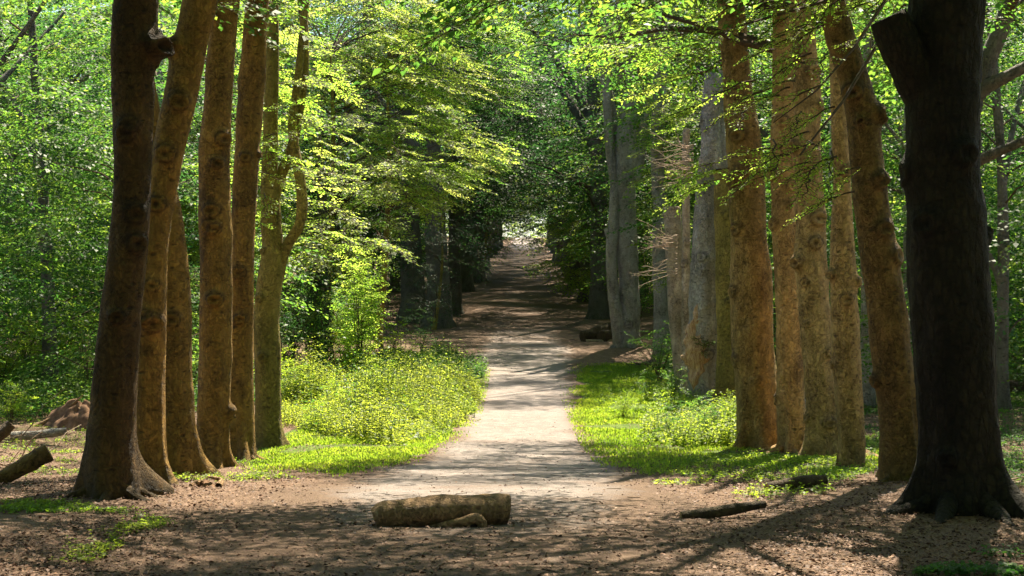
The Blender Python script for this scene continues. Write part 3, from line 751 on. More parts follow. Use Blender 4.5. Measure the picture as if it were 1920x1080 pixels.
# ---- right row of beeches
def r1_extra(root, loc, rad, rng):
    # sawn-off bough, leaning up to the left
    b = np.array(root.location); y = b[1]
    Q = np.array([[*at(px, py, y + dy), w] for px, py, dy, w in ((1752, 195, .02, .27), (1712, 122, -.05, .245), (1682, 70, -.10, .215), (1664, 32, -.12, .20))])
    S = smooth_curve(Q, 18)
    V, fs, kn = tube(S[:, :3] - b, S[:, 3], 24, bump=.10, cap=True, seed=4)
    st = mesh_obj('bough_stub', V, fs, M['bark_big'], root, {'knot': kn, 'foot': kn*0})
    Q = np.array([[*at(px, py, y), w] for px, py, w in ((1835, 452, .14), (1848, 440, .10), (1858, 428, .05))]); S = smooth_curve(Q, 10)
    V, fs, kn = tube(S[:, :3] - b, S[:, 3], 16, bump=.2, cap=True, seed=8)
    mesh_obj('burr', V, fs, M['bark_big'], root, {'knot': kn, 'foot': kn*0})
    high_crown(6.6, 15, 5.6, 200, (-2.0, .5), 'leaf_wood')(root, loc, rad, rng)
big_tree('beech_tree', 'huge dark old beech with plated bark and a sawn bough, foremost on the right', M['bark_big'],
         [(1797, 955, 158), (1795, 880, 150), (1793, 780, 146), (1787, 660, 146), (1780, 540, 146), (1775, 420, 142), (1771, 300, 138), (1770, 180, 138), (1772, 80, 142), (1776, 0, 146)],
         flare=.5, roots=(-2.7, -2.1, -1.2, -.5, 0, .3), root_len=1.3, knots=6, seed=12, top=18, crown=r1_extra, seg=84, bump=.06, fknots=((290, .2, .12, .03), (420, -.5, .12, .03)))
def right_branch(root, loc, rad, rng):
    """leafy boughs hanging in front of the trunks"""
    b = np.array(root.location); pts, yaw, pit = [], [], []
    for (p0, p1, y0, y1, k, sprd) in (((1540, 120), (1400, 200), 17.2, 15.8, 9, 22), ((1560, 190), (1420, 320), 17.4, 16.2, 13, 22), ((1600, 270), (1500, 340), 17.4, 16.6, 7, 18),
                                      ((1610, 330), (1550, 385), 18.2, 17.4, 6, 12), ((1700, -30), (1330, 30), 18.5, 16, 26, 26), ((1600, 30), (1440, 110), 17.5, 16, 9, 24)):
        for _ in range(k):
            t = rng.uniform(0, 1); y = y0 + (y1 - y0)*t + rng.normal(0, .25)
            p = at(p0[0] + (p1[0] - p0[0])*t + rng.normal(0, sprd*.6), p0[1] + (p1[1] - p0[1])*t + rng.normal(0, sprd), y)
            pts.append(p - b); yaw.append(PI + rng.normal(.45, .5)); pit.append(rng.normal(-.32, .15))
    m = len(pts)
    limbs = []
    for (q) in ([(1660, 0, 18.4), (1600, 90, 17.6), (1530, 170, 17), (1450, 230, 16.3)], [(1640, 90, 18.4), (1580, 190, 17.8), (1500, 290, 17)], [(1660, -40, 18.4), (1520, 10, 17.2), (1380, 50, 16.4)]):
        w = [at(*t) - b for t in q]
        for s in range(len(w) - 1): limbs.append((w[s], w[s+1], .03 - .008*s, .022 - .008*s))
    foliage('bough', pts, yaw, pit, rng.normal(0, .25, m), rng.uniform(.3, .6, m), SPR_NEAR, rng, [M['leaf_fresh_lit'], M['twig']], root, hexa=True, limbs=limbs)
    high_crown(7.6, 13, 3.8, 90, (.2, -2.0))(root, loc, rad, rng)
big_tree('beech_tree', 'dark beech leaning left overhead, beside the huge old trunk', M['bark_lean'],
         [(1692, 910, 70), (1688, 850, 70), (1682, 750, 72), (1668, 640, 70), (1656, 540, 68), (1645, 460, 68), (1633, 390, 66), (1624, 300, 64), (1616, 210, 62), (1596, 130, 58), (1574, 60, 54), (1558, 0, 52)],
         flare=.9, roots=(-2.4, -1.7), root_len=.6, knots=10, seed=13, top=15, crown=right_branch, fknots=((215, .85, .10, .06), (340, .3, .09, .03), (430, .2, .1, .03)))
big_tree('beech_tree', 'slim straight tan beech between the leaning one and the pair', M['bark_right'],
         [(1597, 876, 46), (1597, 800, 47), (1590, 700, 52), (1583, 600, 50), (1580, 500, 46), (1579, 400, 40), (1578, 320, 34), (1574, 240, 32), (1570, 120, 30), (1566, 0, 28)],
         flare=.12, knots=8, seed=14, top=14, crown=high_crown(8.5, 12, 2.6, 34, (2, 0)), fknots=((515, -.8, .07, .04), (528, .8, .07, .04), (560, 0, .08, .02)))
big_tree('beech_tree', 'knobbly tan beech, right trunk of the close pair', M['bark_right'],
         [(1545, 852, 58), (1541, 780, 55), (1534, 700, 55), (1528, 600, 56), (1524, 540, 58), (1520, 480, 60), (1520, 410, 54), (1514, 320, 52), (1513, 270, 53), (1514, 200, 49), (1508, 100, 45), (1500, 0, 43)],
         flare=.85, roots=(-2.2,), root_len=.6, knots=12, seed=15, top=16, crown=high_crown(8.5, 14, 3.2, 50, (2.2, 0)), fknots=((410, .2, .12, .04), (490, -.7, .1, .06), (275, -.8, .1, .05), (662, .5, .08, .02), (455, .1, .1, .03)), bump=.08)
big_tree('beech_tree', 'straight tan beech with long surface roots, left trunk of the close pair', M['bark_right'],
         [(1487, 842, 52), (1484, 770, 50), (1482, 700, 51), (1480, 600, 50), (1475, 500, 49), (1470, 400, 50), (1468, 300, 51), (1469, 200, 43), (1468, 100, 40), (1467, 0, 38)],
         flare=1.15, roots=(-2.9, -2.4, -1.7), root_len=1.3, knots=10, seed=16, top=16, crown=high_crown(8.6, 13, 3.0, 48, (-3.2, 3.6)), fknots=((325, -.7, .13, .05), (350, .3, .1, .03), (420, -.8, .1, .04)))
def r6_leaves(root, loc, rad, rng):
    b = np.array(root.location); pts, yaw, pit = [], [], []
    for (p0, p1, y0, y1, k, sp) in (((1370, 105), (1110, 88), 31, 35, 20, 12), ((1340, 150), (1235, 165), 31, 33, 6, 9), ((1330, 195), (1290, 220), 30, 31, 5, 9), ((1390, 300), (1340, 330), 29.5, 30, 5, 8),
                                    ((1400, 0), (1230, 30), 30, 33, 11, 18), ((1350, 340), (1310, 345), 31, 31, 3, 5)):
        for _ in range(k):
            t = rng.uniform(0, 1); y = y0 + (y1 - y0)*t + rng.normal(0, .4)
            p = at(p0[0] + (p1[0] - p0[0])*t + rng.normal(0, sp), p0[1] + (p1[1] - p0[1])*t + rng.normal(0, sp), y)
            pts.append(p - b); yaw.append(PI + rng.normal(.1, .5)); pit.append(rng.normal(-.18, .12))
    m = len(pts); limbs = []
    for q in ([(1378, 20, 31), (1300, 60, 32), (1200, 80, 33.5), (1120, 85, 35)], [(1385, 110, 31), (1320, 135, 32), (1245, 155, 33)]):
        w = [at(*t) - b for t in q]
        for s in range(len(w) - 1): limbs.append((w[s], w[s+1], .035 - .009*s, .026 - .009*s))
    foliage('bough', pts, yaw, pit, rng.normal(0, .18, m), rng.uniform(.5, .85, m), SPR, rng, [M['leaf_fresh_lit'], M['twig']], root, limbs=limbs)
    high_crown(10, 14, 3.0, 36, (-2.6, .8))(root, loc, rad, rng)
big_tree('beech_tree', 'stout mossy tan beech beside the broken stump, leafy boughs reaching left', M['bark_right_moss'],
         [(1427, 836, 78), (1421, 770, 78), (1415, 690, 78), (1411, 600, 77), (1409, 520, 74), (1404, 430, 68), (1400, 360, 66), (1394, 270, 64), (1385, 190, 56), (1379, 110, 53), (1370, 0, 50)],
         flare=.9, roots=(-2.8,), root_len=.6, knots=10, seed=17, top=17, crown=r6_leaves, fknots=((255, -.3, .12, .04), (430, -.6, .1, .03)))

# ---- dead and broken trunks behind them
big_tree('tree_stump', 'tall broken stump, greenish with algae, left of the stout beech', M['bark_green'],
         [(1366, 762, 42), (1364, 700, 41), (1363, 600, 40), (1363, 500, 40), (1361, 400, 41), (1360, 335, 42), (1359, 318, 40)], flare=.2, knots=5, seed=18, cut=True, cat='stump', y=41)
def snag_bits(root, loc, rad, rng):
    b = np.array(root.location); y = b[1]
    Q = np.array([[*at(px, py, y - .33), w] for px, py, w in ((1302, 735, .02), (1303, 700, .17), (1303, 650, .19), (1305, 600, .14), (1308, 570, .02))]); S = smooth_curve(Q, 30)
    V, fs, kn = tube(S[:, :3] - b, S[:, 3], 18, bump=.8, cap=True, seed=2, freq=6)
    V[:, 1] = V[:, 1] * .55 + .55 * .0 - .16
    mesh_obj('torn_strip', V, fs, M['torn_wood'], root)
    L = []
    for k in range(46):
        px, py = (1300, rng.uniform(270, 330)) if k < 26 else (1270, rng.uniform(440, 520))
        p = at(px, py, y - .3); d = np.array([-1, rng.normal(-.2, .4), rng.normal(.0, .32)]); ln = rng.uniform(.5, 1.5); prev = p; r = .02
        for s in range(5):
            q = prev + d/np.linalg.norm(d) * ln / 5; L.append((prev - b, q - b, r, r*.8, k)); r *= .78
            if s > 0:
                e = d + rng.normal(0, .7, 3); L.append((q - b, q + e/np.linalg.norm(e)*rng.uniform(.12, .4) - b, r*.6, r*.35, k))
            d = d + rng.normal(0, .22, 3) + np.array([0, 0, .03]); prev = q
    for lo, hi in ((0, 26), (26, 46)):
        L2 = [s for s in L if s[4] in range(lo, hi)]
        A, B, ra, rb = [np.array(x) for x in zip(*[s[:4] for s in L2])]; V, f = twig_geo(A, B, ra, rb)
        mesh_obj('dead_branch', V, f, M['dead_twig'], root)
    pts = [at(1320 + rng.normal(0, 8), 640 + rng.normal(0, 9), y - .45 + rng.normal(0, .1)) - b for _ in range(12)]; m = len(pts)
    foliage('leaf_tuft', pts, rng.uniform(0, 2*PI, m), rng.normal(0, .4, m), rng.normal(0, .5, m), rng.uniform(.3, .5, m), SPR_SHRUB, rng, [M['leaf_wood'], M['twig']], root)
big_tree('dead_tree', 'gnarled grey dead tree with torn orange wood and bare twigs', M['bark_grey'],
         [(1321, 764, 62), (1318, 700, 56), (1317, 620, 54), (1319, 540, 50), (1322, 460, 48), (1326, 380, 42), (1330, 300, 38), (1331, 220, 34), (1334, 150, 30), (1333, 138, 24)],
         flare=.35, knots=8, seed=19, cut=True, y=42, crown=snag_bits, bump=.14, extra=(([(1335, 470, .2), (1348, 400, .2), (1352, 330, .2), (1346, 240, .2), (1352, 160, .2), (1356, 120, .2)], .30, .17),))
big_tree('snag', 'thin tall bare snag without a top, left of the gnarled dead tree', M['bark_snag'],
         [(1289, 742, 22), (1288, 650, 20), (1287, 520, 18), (1286, 400, 17), (1286, 300, 16), (1287, 242, 15)], flare=.2, knots=4, seed=20, cut=True, y=44, cat='snag', bump=.1)
big_tree('snag', 'short pale snag sawn off at half height, leftmost of the dead trunks', M['bark_snag'],
         [(1280, 745, 30), (1276, 680, 30), (1270, 580, 31), (1264, 480, 32), (1260, 405, 33), (1259, 388, 32)], flare=.2, knots=4, seed=21, cut=True, y=45.5, cat='snag', bump=.08)

# ---- trees at the mouth of the far avenue
def stems(*s): return tuple(s)
big_tree('beech_tree', 'grey many-stemmed beech right of the far path, burr low on its trunk', M['bark_grey'],
         [(1178, 654, 44), (1180, 600, 40), (1179, 520, 38), (1173, 440, 40), (1170, 360, 44), (1172, 290, 42), (1178, 220, 34), (1190, 120, 26), (1192, 0, 22)], flare=.3, knots=7, seed=22, top=20,
         extra=(([(1163, 652, -.2), (1158, 600, -.3), (1150, 540, -.35), (1146, 480, -.4), (1150, 420, -.35), (1152, 350, -.3), (1143, 270, -.25), (1138, 160, -.2), (1142, 60, -.2), (1136, -80, 0)], .30, .17),
                ([(1190, 340, 0), (1203, 260, .1), (1212, 160, .2), (1218, 60, .3), (1230, -60, .4)], .28, .15), ([(1165, 330, 0), (1150, 230, .2), (1130, 120, .3), (1118, 30, .3), (1105, -60, .4)], .25, .14),
                ([(1175, 300, .2), (1170, 200, .3), (1160, 80, .4), (1165, -60, .4)], .24, .15), ([(1150, 455, -.35), (1141, 441, -.45), (1136, 428, -.45)], .17, .11)),
         crown=high_crown(14.6, 21, 6.4, 165, (-3.2, 1.5), 'leaf_shaded'), y=64)
big_tree('beech_tree', 'slender smooth grey beech right of the many-stemmed one', M['bark_grey'],
         [(1240, 655, 30), (1239, 560, 28), (1237, 480, 27), (1238, 400, 26), (1233, 330, 26), (1233, 240, 25), (1238, 140, 25), (1241, 30, 22)], flare=.25, knots=5, seed=23, top=19, y=60,
         crown=high_crown(14.2, 19.5, 5.2, 110, (-3.4, -3.5), 'leaf_wood'))

# ---- prototypes for the trees of the avenue and of the wood
def proto_tree(name, label, cat, H, r, h0, R, nb, spr, leaf, mat, seed, forks=2, droop=-.15, off=(0, 0), group=None, nl=10, h1=None, tw=True):
    rng = np.random.default_rng(seed)
    root = empty(name, (0, 0, 0), label, cat, group)
    n = 60; t = np.linspace(0, 1, n); z = -.4 + (H*.92 + .4)*t
    lean = rng.normal(0, .35, 2); ph = rng.uniform(0, 6, 2)
    loc = np.stack([lean[0]*t*t*1.5 + .12*np.sin(4*t + ph[0]) - .12*math.sin(ph[0]), lean[1]*t*t*1.5 + .12*np.sin(4*t + ph[1]) - .12*math.sin(ph[1]), z], 1)
    rad = r * (1 - t)**.75 * .9 + .03
    fl = lambda zz, th: 1 + .6*np.exp(-np.clip(zz, 0, 9)/.45)*(.5 + .5*np.cos(5*th + seed)**2)
    pcs = [tube(loc, rad, 18, bump=.10, lobes=fl, seed=seed*1.3, freq=1.2)]
    for k in range(forks):
        z0 = rng.uniform(.22, .45)*H; a = rng.uniform(0, 2*PI); p = np.array([np.interp(z0, loc[:, 2], loc[:, 0]), np.interp(z0, loc[:, 2], loc[:, 1]), z0])
        s = np.linspace(0, 1, 16)[:, None]; L = R*rng.uniform(.6, 1.)
        q = p + np.concatenate([np.cos(a)*L*s**1.1, np.sin(a)*L*s**1.1, H*.36*s**.85 + .1*np.sin(6*s)], 1)
        pcs.append(tube(q, np.linspace(r*.5, .04, 16), 10, bump=.1, seed=k))
    V, fs, kn = join(pcs)
    mesh_obj('trunk', V, fs, M[mat], root, {'knot': kn, 'foot': np.exp(-np.clip(V[:, 2], 0, 9)/.5)})
    T, yaw, pit, rol, sc = crown_layout(rng, nb, h0, h1 or H, lambda u: R*np.sin(PI*np.clip(.18 + .76*u, 0, 1))**.75, off, droop)
    limbs = []
    for k in range(nl):
        z0 = rng.uniform(max(h0 - 1, .8), H*.85); a = rng.uniform(0, 2*PI); l = R*rng.uniform(.5, .95); prev = p0 = np.array([np.interp(z0, loc[:, 2], loc[:, 0]), np.interp(z0, loc[:, 2], loc[:, 1]), z0])
        for s in (1, 2, 3, 4, 5):
            q = p0 + np.array([off[0]*s*.15 + l*s/5*math.cos(a), off[1]*s*.15 + l*s/5*math.sin(a), l*.35*(s/5)**.7 + rng.normal(0, .08)])
            limbs.append((prev, q, r*.17*(1 - s*.17) + .008, r*.17*(.83 - s*.16) + .008)); prev = q
    foliage('crown', T, yaw, pit, rol, sc, spr, rng, [M[leaf], M['twig']], root, limbs=limbs, twigs=tw)
    return root

used = set()
def place(proto, x, y, rz, s, label=None, group=None):
    z = float(ground(x, y)) - .03
    if proto.name not in used:
        used.add(proto.name); proto.location = (x, y, z); proto.rotation_euler = (0, 0, rz); proto.scale = (s, s, s)
        if label: proto['label'] = label
        if group: proto['group'] = group
        return proto
    return copy_tree(proto, (x, y, z), rz, s, label, group)

AV = [proto_tree('beech_tree', 'avenue beech', 'tree', 23, .56, 6.2, 8.2, 540, SPR_AV, 'leaf_shaded', 'bark_far', 40 + k, forks=3, off=((-1) ** k * .0, 0)) for k in range(4)]
MOUTH = proto_tree('beech_tree', 'avenue beech', 'tree', 16, .72, 3.2, 5.2, 300, SPR_AV, 'leaf_shaded', 'bark_far', 47, forks=2, off=(-.5, 4.2))
def avenue(px, py, w, k, label, side, rz=None, group=None):
    x, y, z = at_ground(px, py)
    place(AV[k] if k < 4 else MOUTH, x, y, rz if rz is not None else RNG.uniform(0, 6.28), np.clip(w*y/F/1.05, .72, 1.15), label, group or 'old beeches lining the far avenue')
avenue(775, 606, 46, 4, 'thick grey avenue beech behind the sunlit sapling, nearest of the far left row', -1, 0.)
avenue(823, 613, 40, 4, 'dark avenue beech just right of the thick grey one, by the path edge', -1, -.3)
avenue(849, 588, 30, 2, 'shaded avenue beech standing third in the far left row', -1)
avenue(876, 546, 24, 3, 'thin looking dark avenue beech on the far left, beside the path', -1)
avenue(898, 527, 24, 0, 'reddish far beech at the left edge of the narrowing path', -1)
avenue(1124, 598, 38, 1, 'black shaded beech close left of the grey many-stemmed beech', 1)
avenue(1098, 566, 26, 2, 'dark beech behind the black shaded one, right edge of the far path', 1)
for q, yy in enumerate((122, 132, 142, 152, 163, 174, 186, 198, 210, 223)):
    xl = np.interp(yy, PATH_Y, PATH_L) - 1.8; xr = np.interp(yy, PATH_Y, PATH_R) + 1.6
    place(AV[q % 4], xl + RNG.normal(0, .3), yy + 3, RNG.uniform(0, 6), 1.15 if yy < 165 else .95, 'distant beech of the left row where the far path narrows in shade', 'distant beeches left of the far path')
    place(AV[(q + 2) % 4], xr + RNG.normal(0, .3), yy - 4, RNG.uniform(0, 6), 1.15 if yy < 165 else .95, 'distant beech of the right row where the far path narrows in shade', 'distant beeches right of the far path')
place(AV[3], 6.6, 108, 1., .9, 'far beech in deep shade right of the path, beyond the black shaded one')
# second rows standing behind the avenue
for q, (x, y) in enumerate(((-9.5, 88), (-10, 97), (-9.0, 112), (-8.5, 135), (10.5, 76), (10.8, 95), (10.2, 118), (10.5, 140))):
    place(AV[(q + 1) % 4], x, y, RNG.uniform(0, 6), 1.2, 'dim beech standing behind the far ' + ('left' if x < 0 else 'right') + ' avenue row', 'beeches behind the ' + ('left' if x < 0 else 'right') + ' avenue row')

# ---- two young beeches in full sun left of the path, boughs in flat tiers
def region(poly, ylo, yhi, dy, n, rng):
    poly = np.asarray(poly, float); out = []
    while len(out) < n:
        px = rng.uniform(poly[:, 0].min(), poly[:, 0].max(), 400); py = rng.uniform(poly[:, 1].min(), poly[:, 1].max(), 400); y = ylo + (yhi - ylo)*np.clip((520 - py)/600, 0, 1.1) + rng.normal(0, dy, 400)
        k = inpoly(px, py, poly)
        for a, b, c in zip(px[k], py[k], y[k]):
            p = at(a, b, c); 
            if vnoise(np.array([[p[0]*.55 + 9, p[1]*.5, p[2]*1.1]]))[0] > -.22: out.append(p)
    return np.array(out[:n])
def hero(name, label, px, y, polys, n, seed, ylo=0, yhi=0, mat='bark_green', H=13, r=.16, leaf='leaf_fresh_lit', dr=-.22, spr=SPR, smin=.8, smax=1.25, dy=4., group=None):
    rng = np.random.default_rng(seed); x = (px - 960)/F*y; z = float(ground(x, y)); b = np.array([x, y, z])
    root = empty(name, b, label, 'tree', group)
    t = np.linspace(0, 1, 70); loc = np.stack([.5*np.sin(2.2*t) , .3*np.sin(3*t), -.3 + H*t], 1)
    V, fs, kn = tube(loc, r*(1 - t)**.7 + .02, 16, bump=.08, seed=seed, lobes=lambda zz, th: 1 + .5*np.exp(-np.clip(zz, 0, 9)/.3))
    mesh_obj('trunk', V, fs, M[mat], root, {'knot': kn, 'foot': np.exp(-np.clip(V[:, 2], 0, 9)/.4)})
    T = region(polys, ylo, yhi, dy, n, rng) - b
    yaw = np.arctan2(np.minimum(T[:, 1], 0)*.6 - .8, T[:, 0]) + rng.normal(0, .45, n)
    limbs = []
    for k in range(0, n, 9):
        q = T[k]; z0 = np.clip(q[2] - .25*np.hypot(q[0], q[1]) - .2, .6, H - .5); p0 = np.array([np.interp(z0, loc[:, 2], loc[:, 0]), np.interp(z0, loc[:, 2], loc[:, 1]), z0]); prev = p0
        for s in (1, 2, 3, 4):
            u_ = s/4; w = p0 + (q - p0)*u_ + np.array([0, 0, .35*math.sin(PI*u_)]) + rng.normal(0, .05, 3)*(s < 4); limbs.append((prev, w, .035*(1.15 - u_) + .006, .035*(.9 - u_) + .006)); prev = w
    foliage('crown', T, yaw, rng.normal(dr, .12, n), rng.normal(0, .16, n), rng.uniform(smin, smax, n), spr, rng, [M[leaf], M['twig']], root, limbs=limbs)
    return root
hero('beech_tree', 'sunlit yellow green young beech between the left row and the far avenue', 600, 57,
     [(520, -80), (760, -80), (800, 40), (880, 130), (900, 200), (880, 300), (820, 370), (740, 430), (640, 500), (560, 470), (500, 520), (470, 420), (500, 200)], 560, 61, 50, 62, dy=.9)
hero('beech_tree', 'sunlit beech with tiered boughs drooping over the path from the left', 707, 64,
     [(640, -60), (880, -60), (960, 60), (955, 150), (930, 200), (940, 280), (880, 330), (820, 345), (760, 400), (690, 430), (640, 380), (640, 200)], 520, 62, 56, 69, dr=-.2, dy=.9, leaf='leaf_tier')
hero('beech_tree', 'bright young beech seen through the gap between the leaning and upright left trunks', 430, 56,
     [(330, -60), (520, -60), (540, 200), (520, 420), (480, 620), (340, 640), (330, 300)], 420, 63, 50, 61, H=10, dy=.9)
hero('beech_tree', 'lit beech behind the dead trunks on the right, pale green tiers', 1330, 62,
     [(1210, -40), (1480, -60), (1500, 300), (1460, 480), (1330, 520), (1240, 520), (1215, 300)], 300, 64, 54, 65, leaf='leaf_fresh_lit', H=12, dy=1.)

hero('beech_tree', 'small shaded beech with low dark boughs beside the nearest far left trunks', 812, 77,
     [(760, 420), (880, 400), (905, 500), (860, 575), (790, 590), (770, 500)], 60, 65, 74, 78, leaf='leaf_shaded', H=7, r=.09, dy=.8, spr=SPR_MID, smin=.6, smax=1.)
hero('beech_tree', 'young beech with soft lit boughs hanging low over the right side of the far path', 1092, 106,
     [(1000, 330), (1090, 290), (1110, 420), (1105, 530), (1060, 535), (1015, 490), (985, 420)], 170, 66, 98, 112, leaf='leaf_fresh_lit', H=11, r=.12, dy=1.4, spr=SPR_AV, smin=.8, smax=1.2)  # bright leaf colour stands in for sun under the shading avenue crowns
hero('beech_tree', 'young beech with pale boughs leaning over the left side of the far path', 905, 138,
     [(880, 330), (945, 320), (968, 400), (955, 450), (915, 480), (885, 460)], 110, 67, 128, 146, leaf='leaf_wood', H=12, r=.14, dy=1.6, spr=SPR_AV, smin=.9, smax=1.4)

# ---- the wood on both sides
WOOD = [proto_tree('forest_tree', 'wood tree', 'tree', 13 + k, .17 + .02*k, 1.2 + .5*k, 4.6, 420, SPR_MID, ('leaf_wood', 'leaf_wood', 'leaf_shaded', 'leaf_wood')[k], 'bark_far', 70 + k, forks=2, tw=False) for k in range(4)]
LAND = [(215, 'left of the foremost left trunk'), (275, 'behind the first two left trunks'), (345, 'in the gap beside the leaning left beech'), (440, 'behind the blotched left beeches'),
        (560, 'behind the mossy forked beech'), (780, 'behind the sunlit young beeches'), (1000, 'beyond the far left avenue row'), (1240, 'beyond the far right avenue row'),
        (1400, 'behind the dead trunks'), (1500, 'behind the stout mossy beech'), (1600, 'behind the close pair of tan beeches'), (1700, 'behind the leaning right beech'), (1840, 'behind the huge old trunk'), (9999, 'right of the huge old trunk')]
def where(x, y):
    px, _ = project(x, y, 0)
    for lim, s in LAND:
        if px < lim: return s
pr = np.random.default_rng(21); spots = []
for _ in range(4000):
    y = pr.uniform(38, 128); sd = pr.choice([-1, 1]); x = sd*pr.uniform(9.5 if y > 50 else 10.5, .40*y + 5)
    if sd > 0 and y < 46 and x < 13: continue
    if abs(x) > .37*y + 4.5: continue
    if sd < 0 and y < 86 and x > -.247*y: continue
    if sd > 0 and y < 72 and x < .2*y: continue
    if all((x - a)**2 + (y - b)**2 > (4.6 + .016*y)**2 for a, b in spots): spots.append((x, y))
    if len(spots) > 110: break
for q, (x, y) in enumerate(sorted(spots, key=lambda t: t[1])):
    dist = 'nearer' if y < 58 else ('middle distance' if y < 88 else 'distant')
    place(WOOD[q % 4], x, y, pr.uniform(0, 6.28), pr.uniform(.9, 1.2) + .35*(y > 60), f'{dist} leafy green wood tree {where(x, y)}', 'leafy trees of the wood')

# ---- shrubs of the understorey
def proto_shrub(k, leaf, H, R, n, label):
    rng = np.random.default_rng(90 + k); root = empty('shrub', (0, 0, 0), label, 'shrub')
    ns = 9; L = []; T, yaw, pit = [], [], []
    for s in range(ns):
        a = rng.uniform(0, 2*PI); out = rng.uniform(.2, 1)*R; h = H*rng.uniform(.6, 1); prev = np.array([.05*math.cos(a), .05*math.sin(a), -.1])
        for i in range(1, 9):
            t = i/8; q = np.array([out*math.cos(a)*t**1.3 + .06*math.sin(5*t + s), out*math.sin(a)*t**1.3 + .06*math.cos(4*t + s), h*t**.9]); L.append((prev, q, .022*(1.1 - t) + .004, .022*(1 - t) + .004)); prev = q
            if i > 1:
                for _ in range(max(1, int(n/ns/7))): T.append(q + rng.normal(0, .1, 3)); yaw.append(rng.uniform(0, 2*PI)); pit.append(rng.normal(.12, .3))
    m = len(T); V, f = twig_geo(*[np.array(x) for x in zip(*L)])
    mesh_obj('stems', V, f, M['twig'], root)
    foliage('crown', T, yaw, pit, rng.normal(0, .35, m), rng.uniform(.6, 1.15, m), SPR_SHRUB, rng, [M[leaf], M['twig']], root, twigs=False)
    return root
SH = [proto_shrub(0, 'leaf_wood', 2.6, 1.3, 90, ''), proto_shrub(1, 'leaf_wood', 3.6, 1.5, 120, ''), proto_shrub(2, 'leaf_herb', 2.2, 1.2, 80, ''), proto_shrub(3, 'leaf_shaded', 3.0, 1.5, 110, '')]
pr = np.random.default_rng(31); sp = []
for _ in range(3000):
    y = pr.uniform(36, 84); sd = pr.choice([-1, 1]); x = sd*pr.uniform(7.2, .38*y + 1)
    if sd < 0 and y < 40: continue
    if sd > 0 and y < 48: continue
    if all((x - a)**2 + (y - b)**2 > 2.5**2 for a, b in sp): sp.append((x, y))
    if len(sp) > 110: break
for q, (x, y) in enumerate(sorted(sp, key=lambda t: t[1])):
    dist = 'nearer' if y < 50 else ('middle distance' if y < 66 else 'distant')
    place(SH[q % 4], x, y, pr.uniform(0, 6.28), pr.uniform(.75, 1.25), f'{dist} leafy shrub on the wood floor {where(x, y)}', 'understorey shrubs of the wood')
def shrub_px(px, py, k, s, label, rz=0., cat='shrub', y=None):
    x, yy, z = at_ground(px, py)
    o = copy_tree(SH[k], (x, yy, z - .03), rz, s, label); o['category'] = cat
    if 'group' in o: del o['group']
    return o
SH.append(proto_shrub(4, 'leaf_fresh_lit', 4.9, .95, 190, 'bright sunlit slender sapling behind the nettles')); SH[4].name = 'sapling'; SH[4]['category'] = 'sapling'; SH[4].location = at_ground(672, 728)
shrub_px(640, 716, 2, .95, 'sunlit bush left of the bright sapling at the back of the nettles', 1.4)
shrub_px(735, 690, 2, .8, 'lit bush at the right foot of the bright sapling', 2.4)
shrub_px(792, 668, 3, .62, 'dark green bush in front of the nearest far left beech', 3.4)
shrub_px(1236, 715, 0, .85, 'green bramble bush at the foot of the short pale snag', 1.)
shrub_px(1262, 752, 0, .45, 'small green bush in front of the thin bare snag', 2.)
shrub_px(1168, 783, 2, .34, 'small sunlit bush in the long grass right of the path', .5)
shrub_px(1330, 826, 0, .42, 'leafy green bush in front of the greenish broken stump', 5.)
shrub_px(1262, 828, 0, .36, 'low bush at the sunny corner of the right grass bank', 4.)
shrub_px(105, 700, 2, 1.15, 'pale green maple sapling in the wood left of the foremost trunk', 4., 'sapling')
shrub_px(20, 800, 2, .5, 'sunlit bush by the left picture edge behind the dead branches', 2., )
for px, py, k, s, lb in ((560, 760, 2, .6, 'lit shrub right of the mossy forked beech'), (545, 700, 0, .9, 'shrub in half shade behind the mossy forked beech'), (600, 745, 2, .5, 'low lit shrub at the left end of the nettles')):
    shrub_px(px, py, k, s, lb, px*.1)

for q, (px, py, k, s, lb) in enumerate(((620, 770, 2, .42, 'bushy clump rising at the left of the sunlit nettles'), (705, 752, 2, .5, 'tall bushy clump in the middle of the sunlit nettles'), (770, 740, 2, .46, 'rounded clump at the back right of the sunlit nettles'),
        (835, 760, 2, .36, 'small clump at the right end of the sunlit nettles'), (690, 800, 2, .33, 'low clump at the front of the sunlit nettles'), (775, 800, 2, .34, 'low rounded clump nearest the path edge of the nettles'),
        (590, 800, 2, .36, 'low clump at the front left of the nettles beside the forked beech'), (1300, 800, 0, .32, 'leafy clump on the grass bank below the gnarled dead tree'), (1360, 800, 2, .36, 'leafy clump between stump and stout beech'), (1215, 750, 0, .3, 'small dark clump in the long grass below the bare snag'))):
    shrub_px(px, py, k, s, lb, q*1.1)

for q, (x, y, k, sc_) in enumerate(((-3.2, 234, 2, 1.7), (-4.4, 240, 0, 1.9), (-3.4, 250, 2, 1.6), (-5.4, 230, 2, 1.8), (8.2, 236, 2, 1.6), (8.6, 242, 0, 1.9), (7.8, 254, 2, 1.7), (-2.8, 262, 2, 2.0), (9.4, 264, 2, 2.0))):
    place(SH[k], x, y, q*1.7, sc_, 'small looking sunlit bush at the ' + ('left' if x < 0 else 'right') + ' of the bright far end of the path', 'sunlit bushes at the far end of the path')

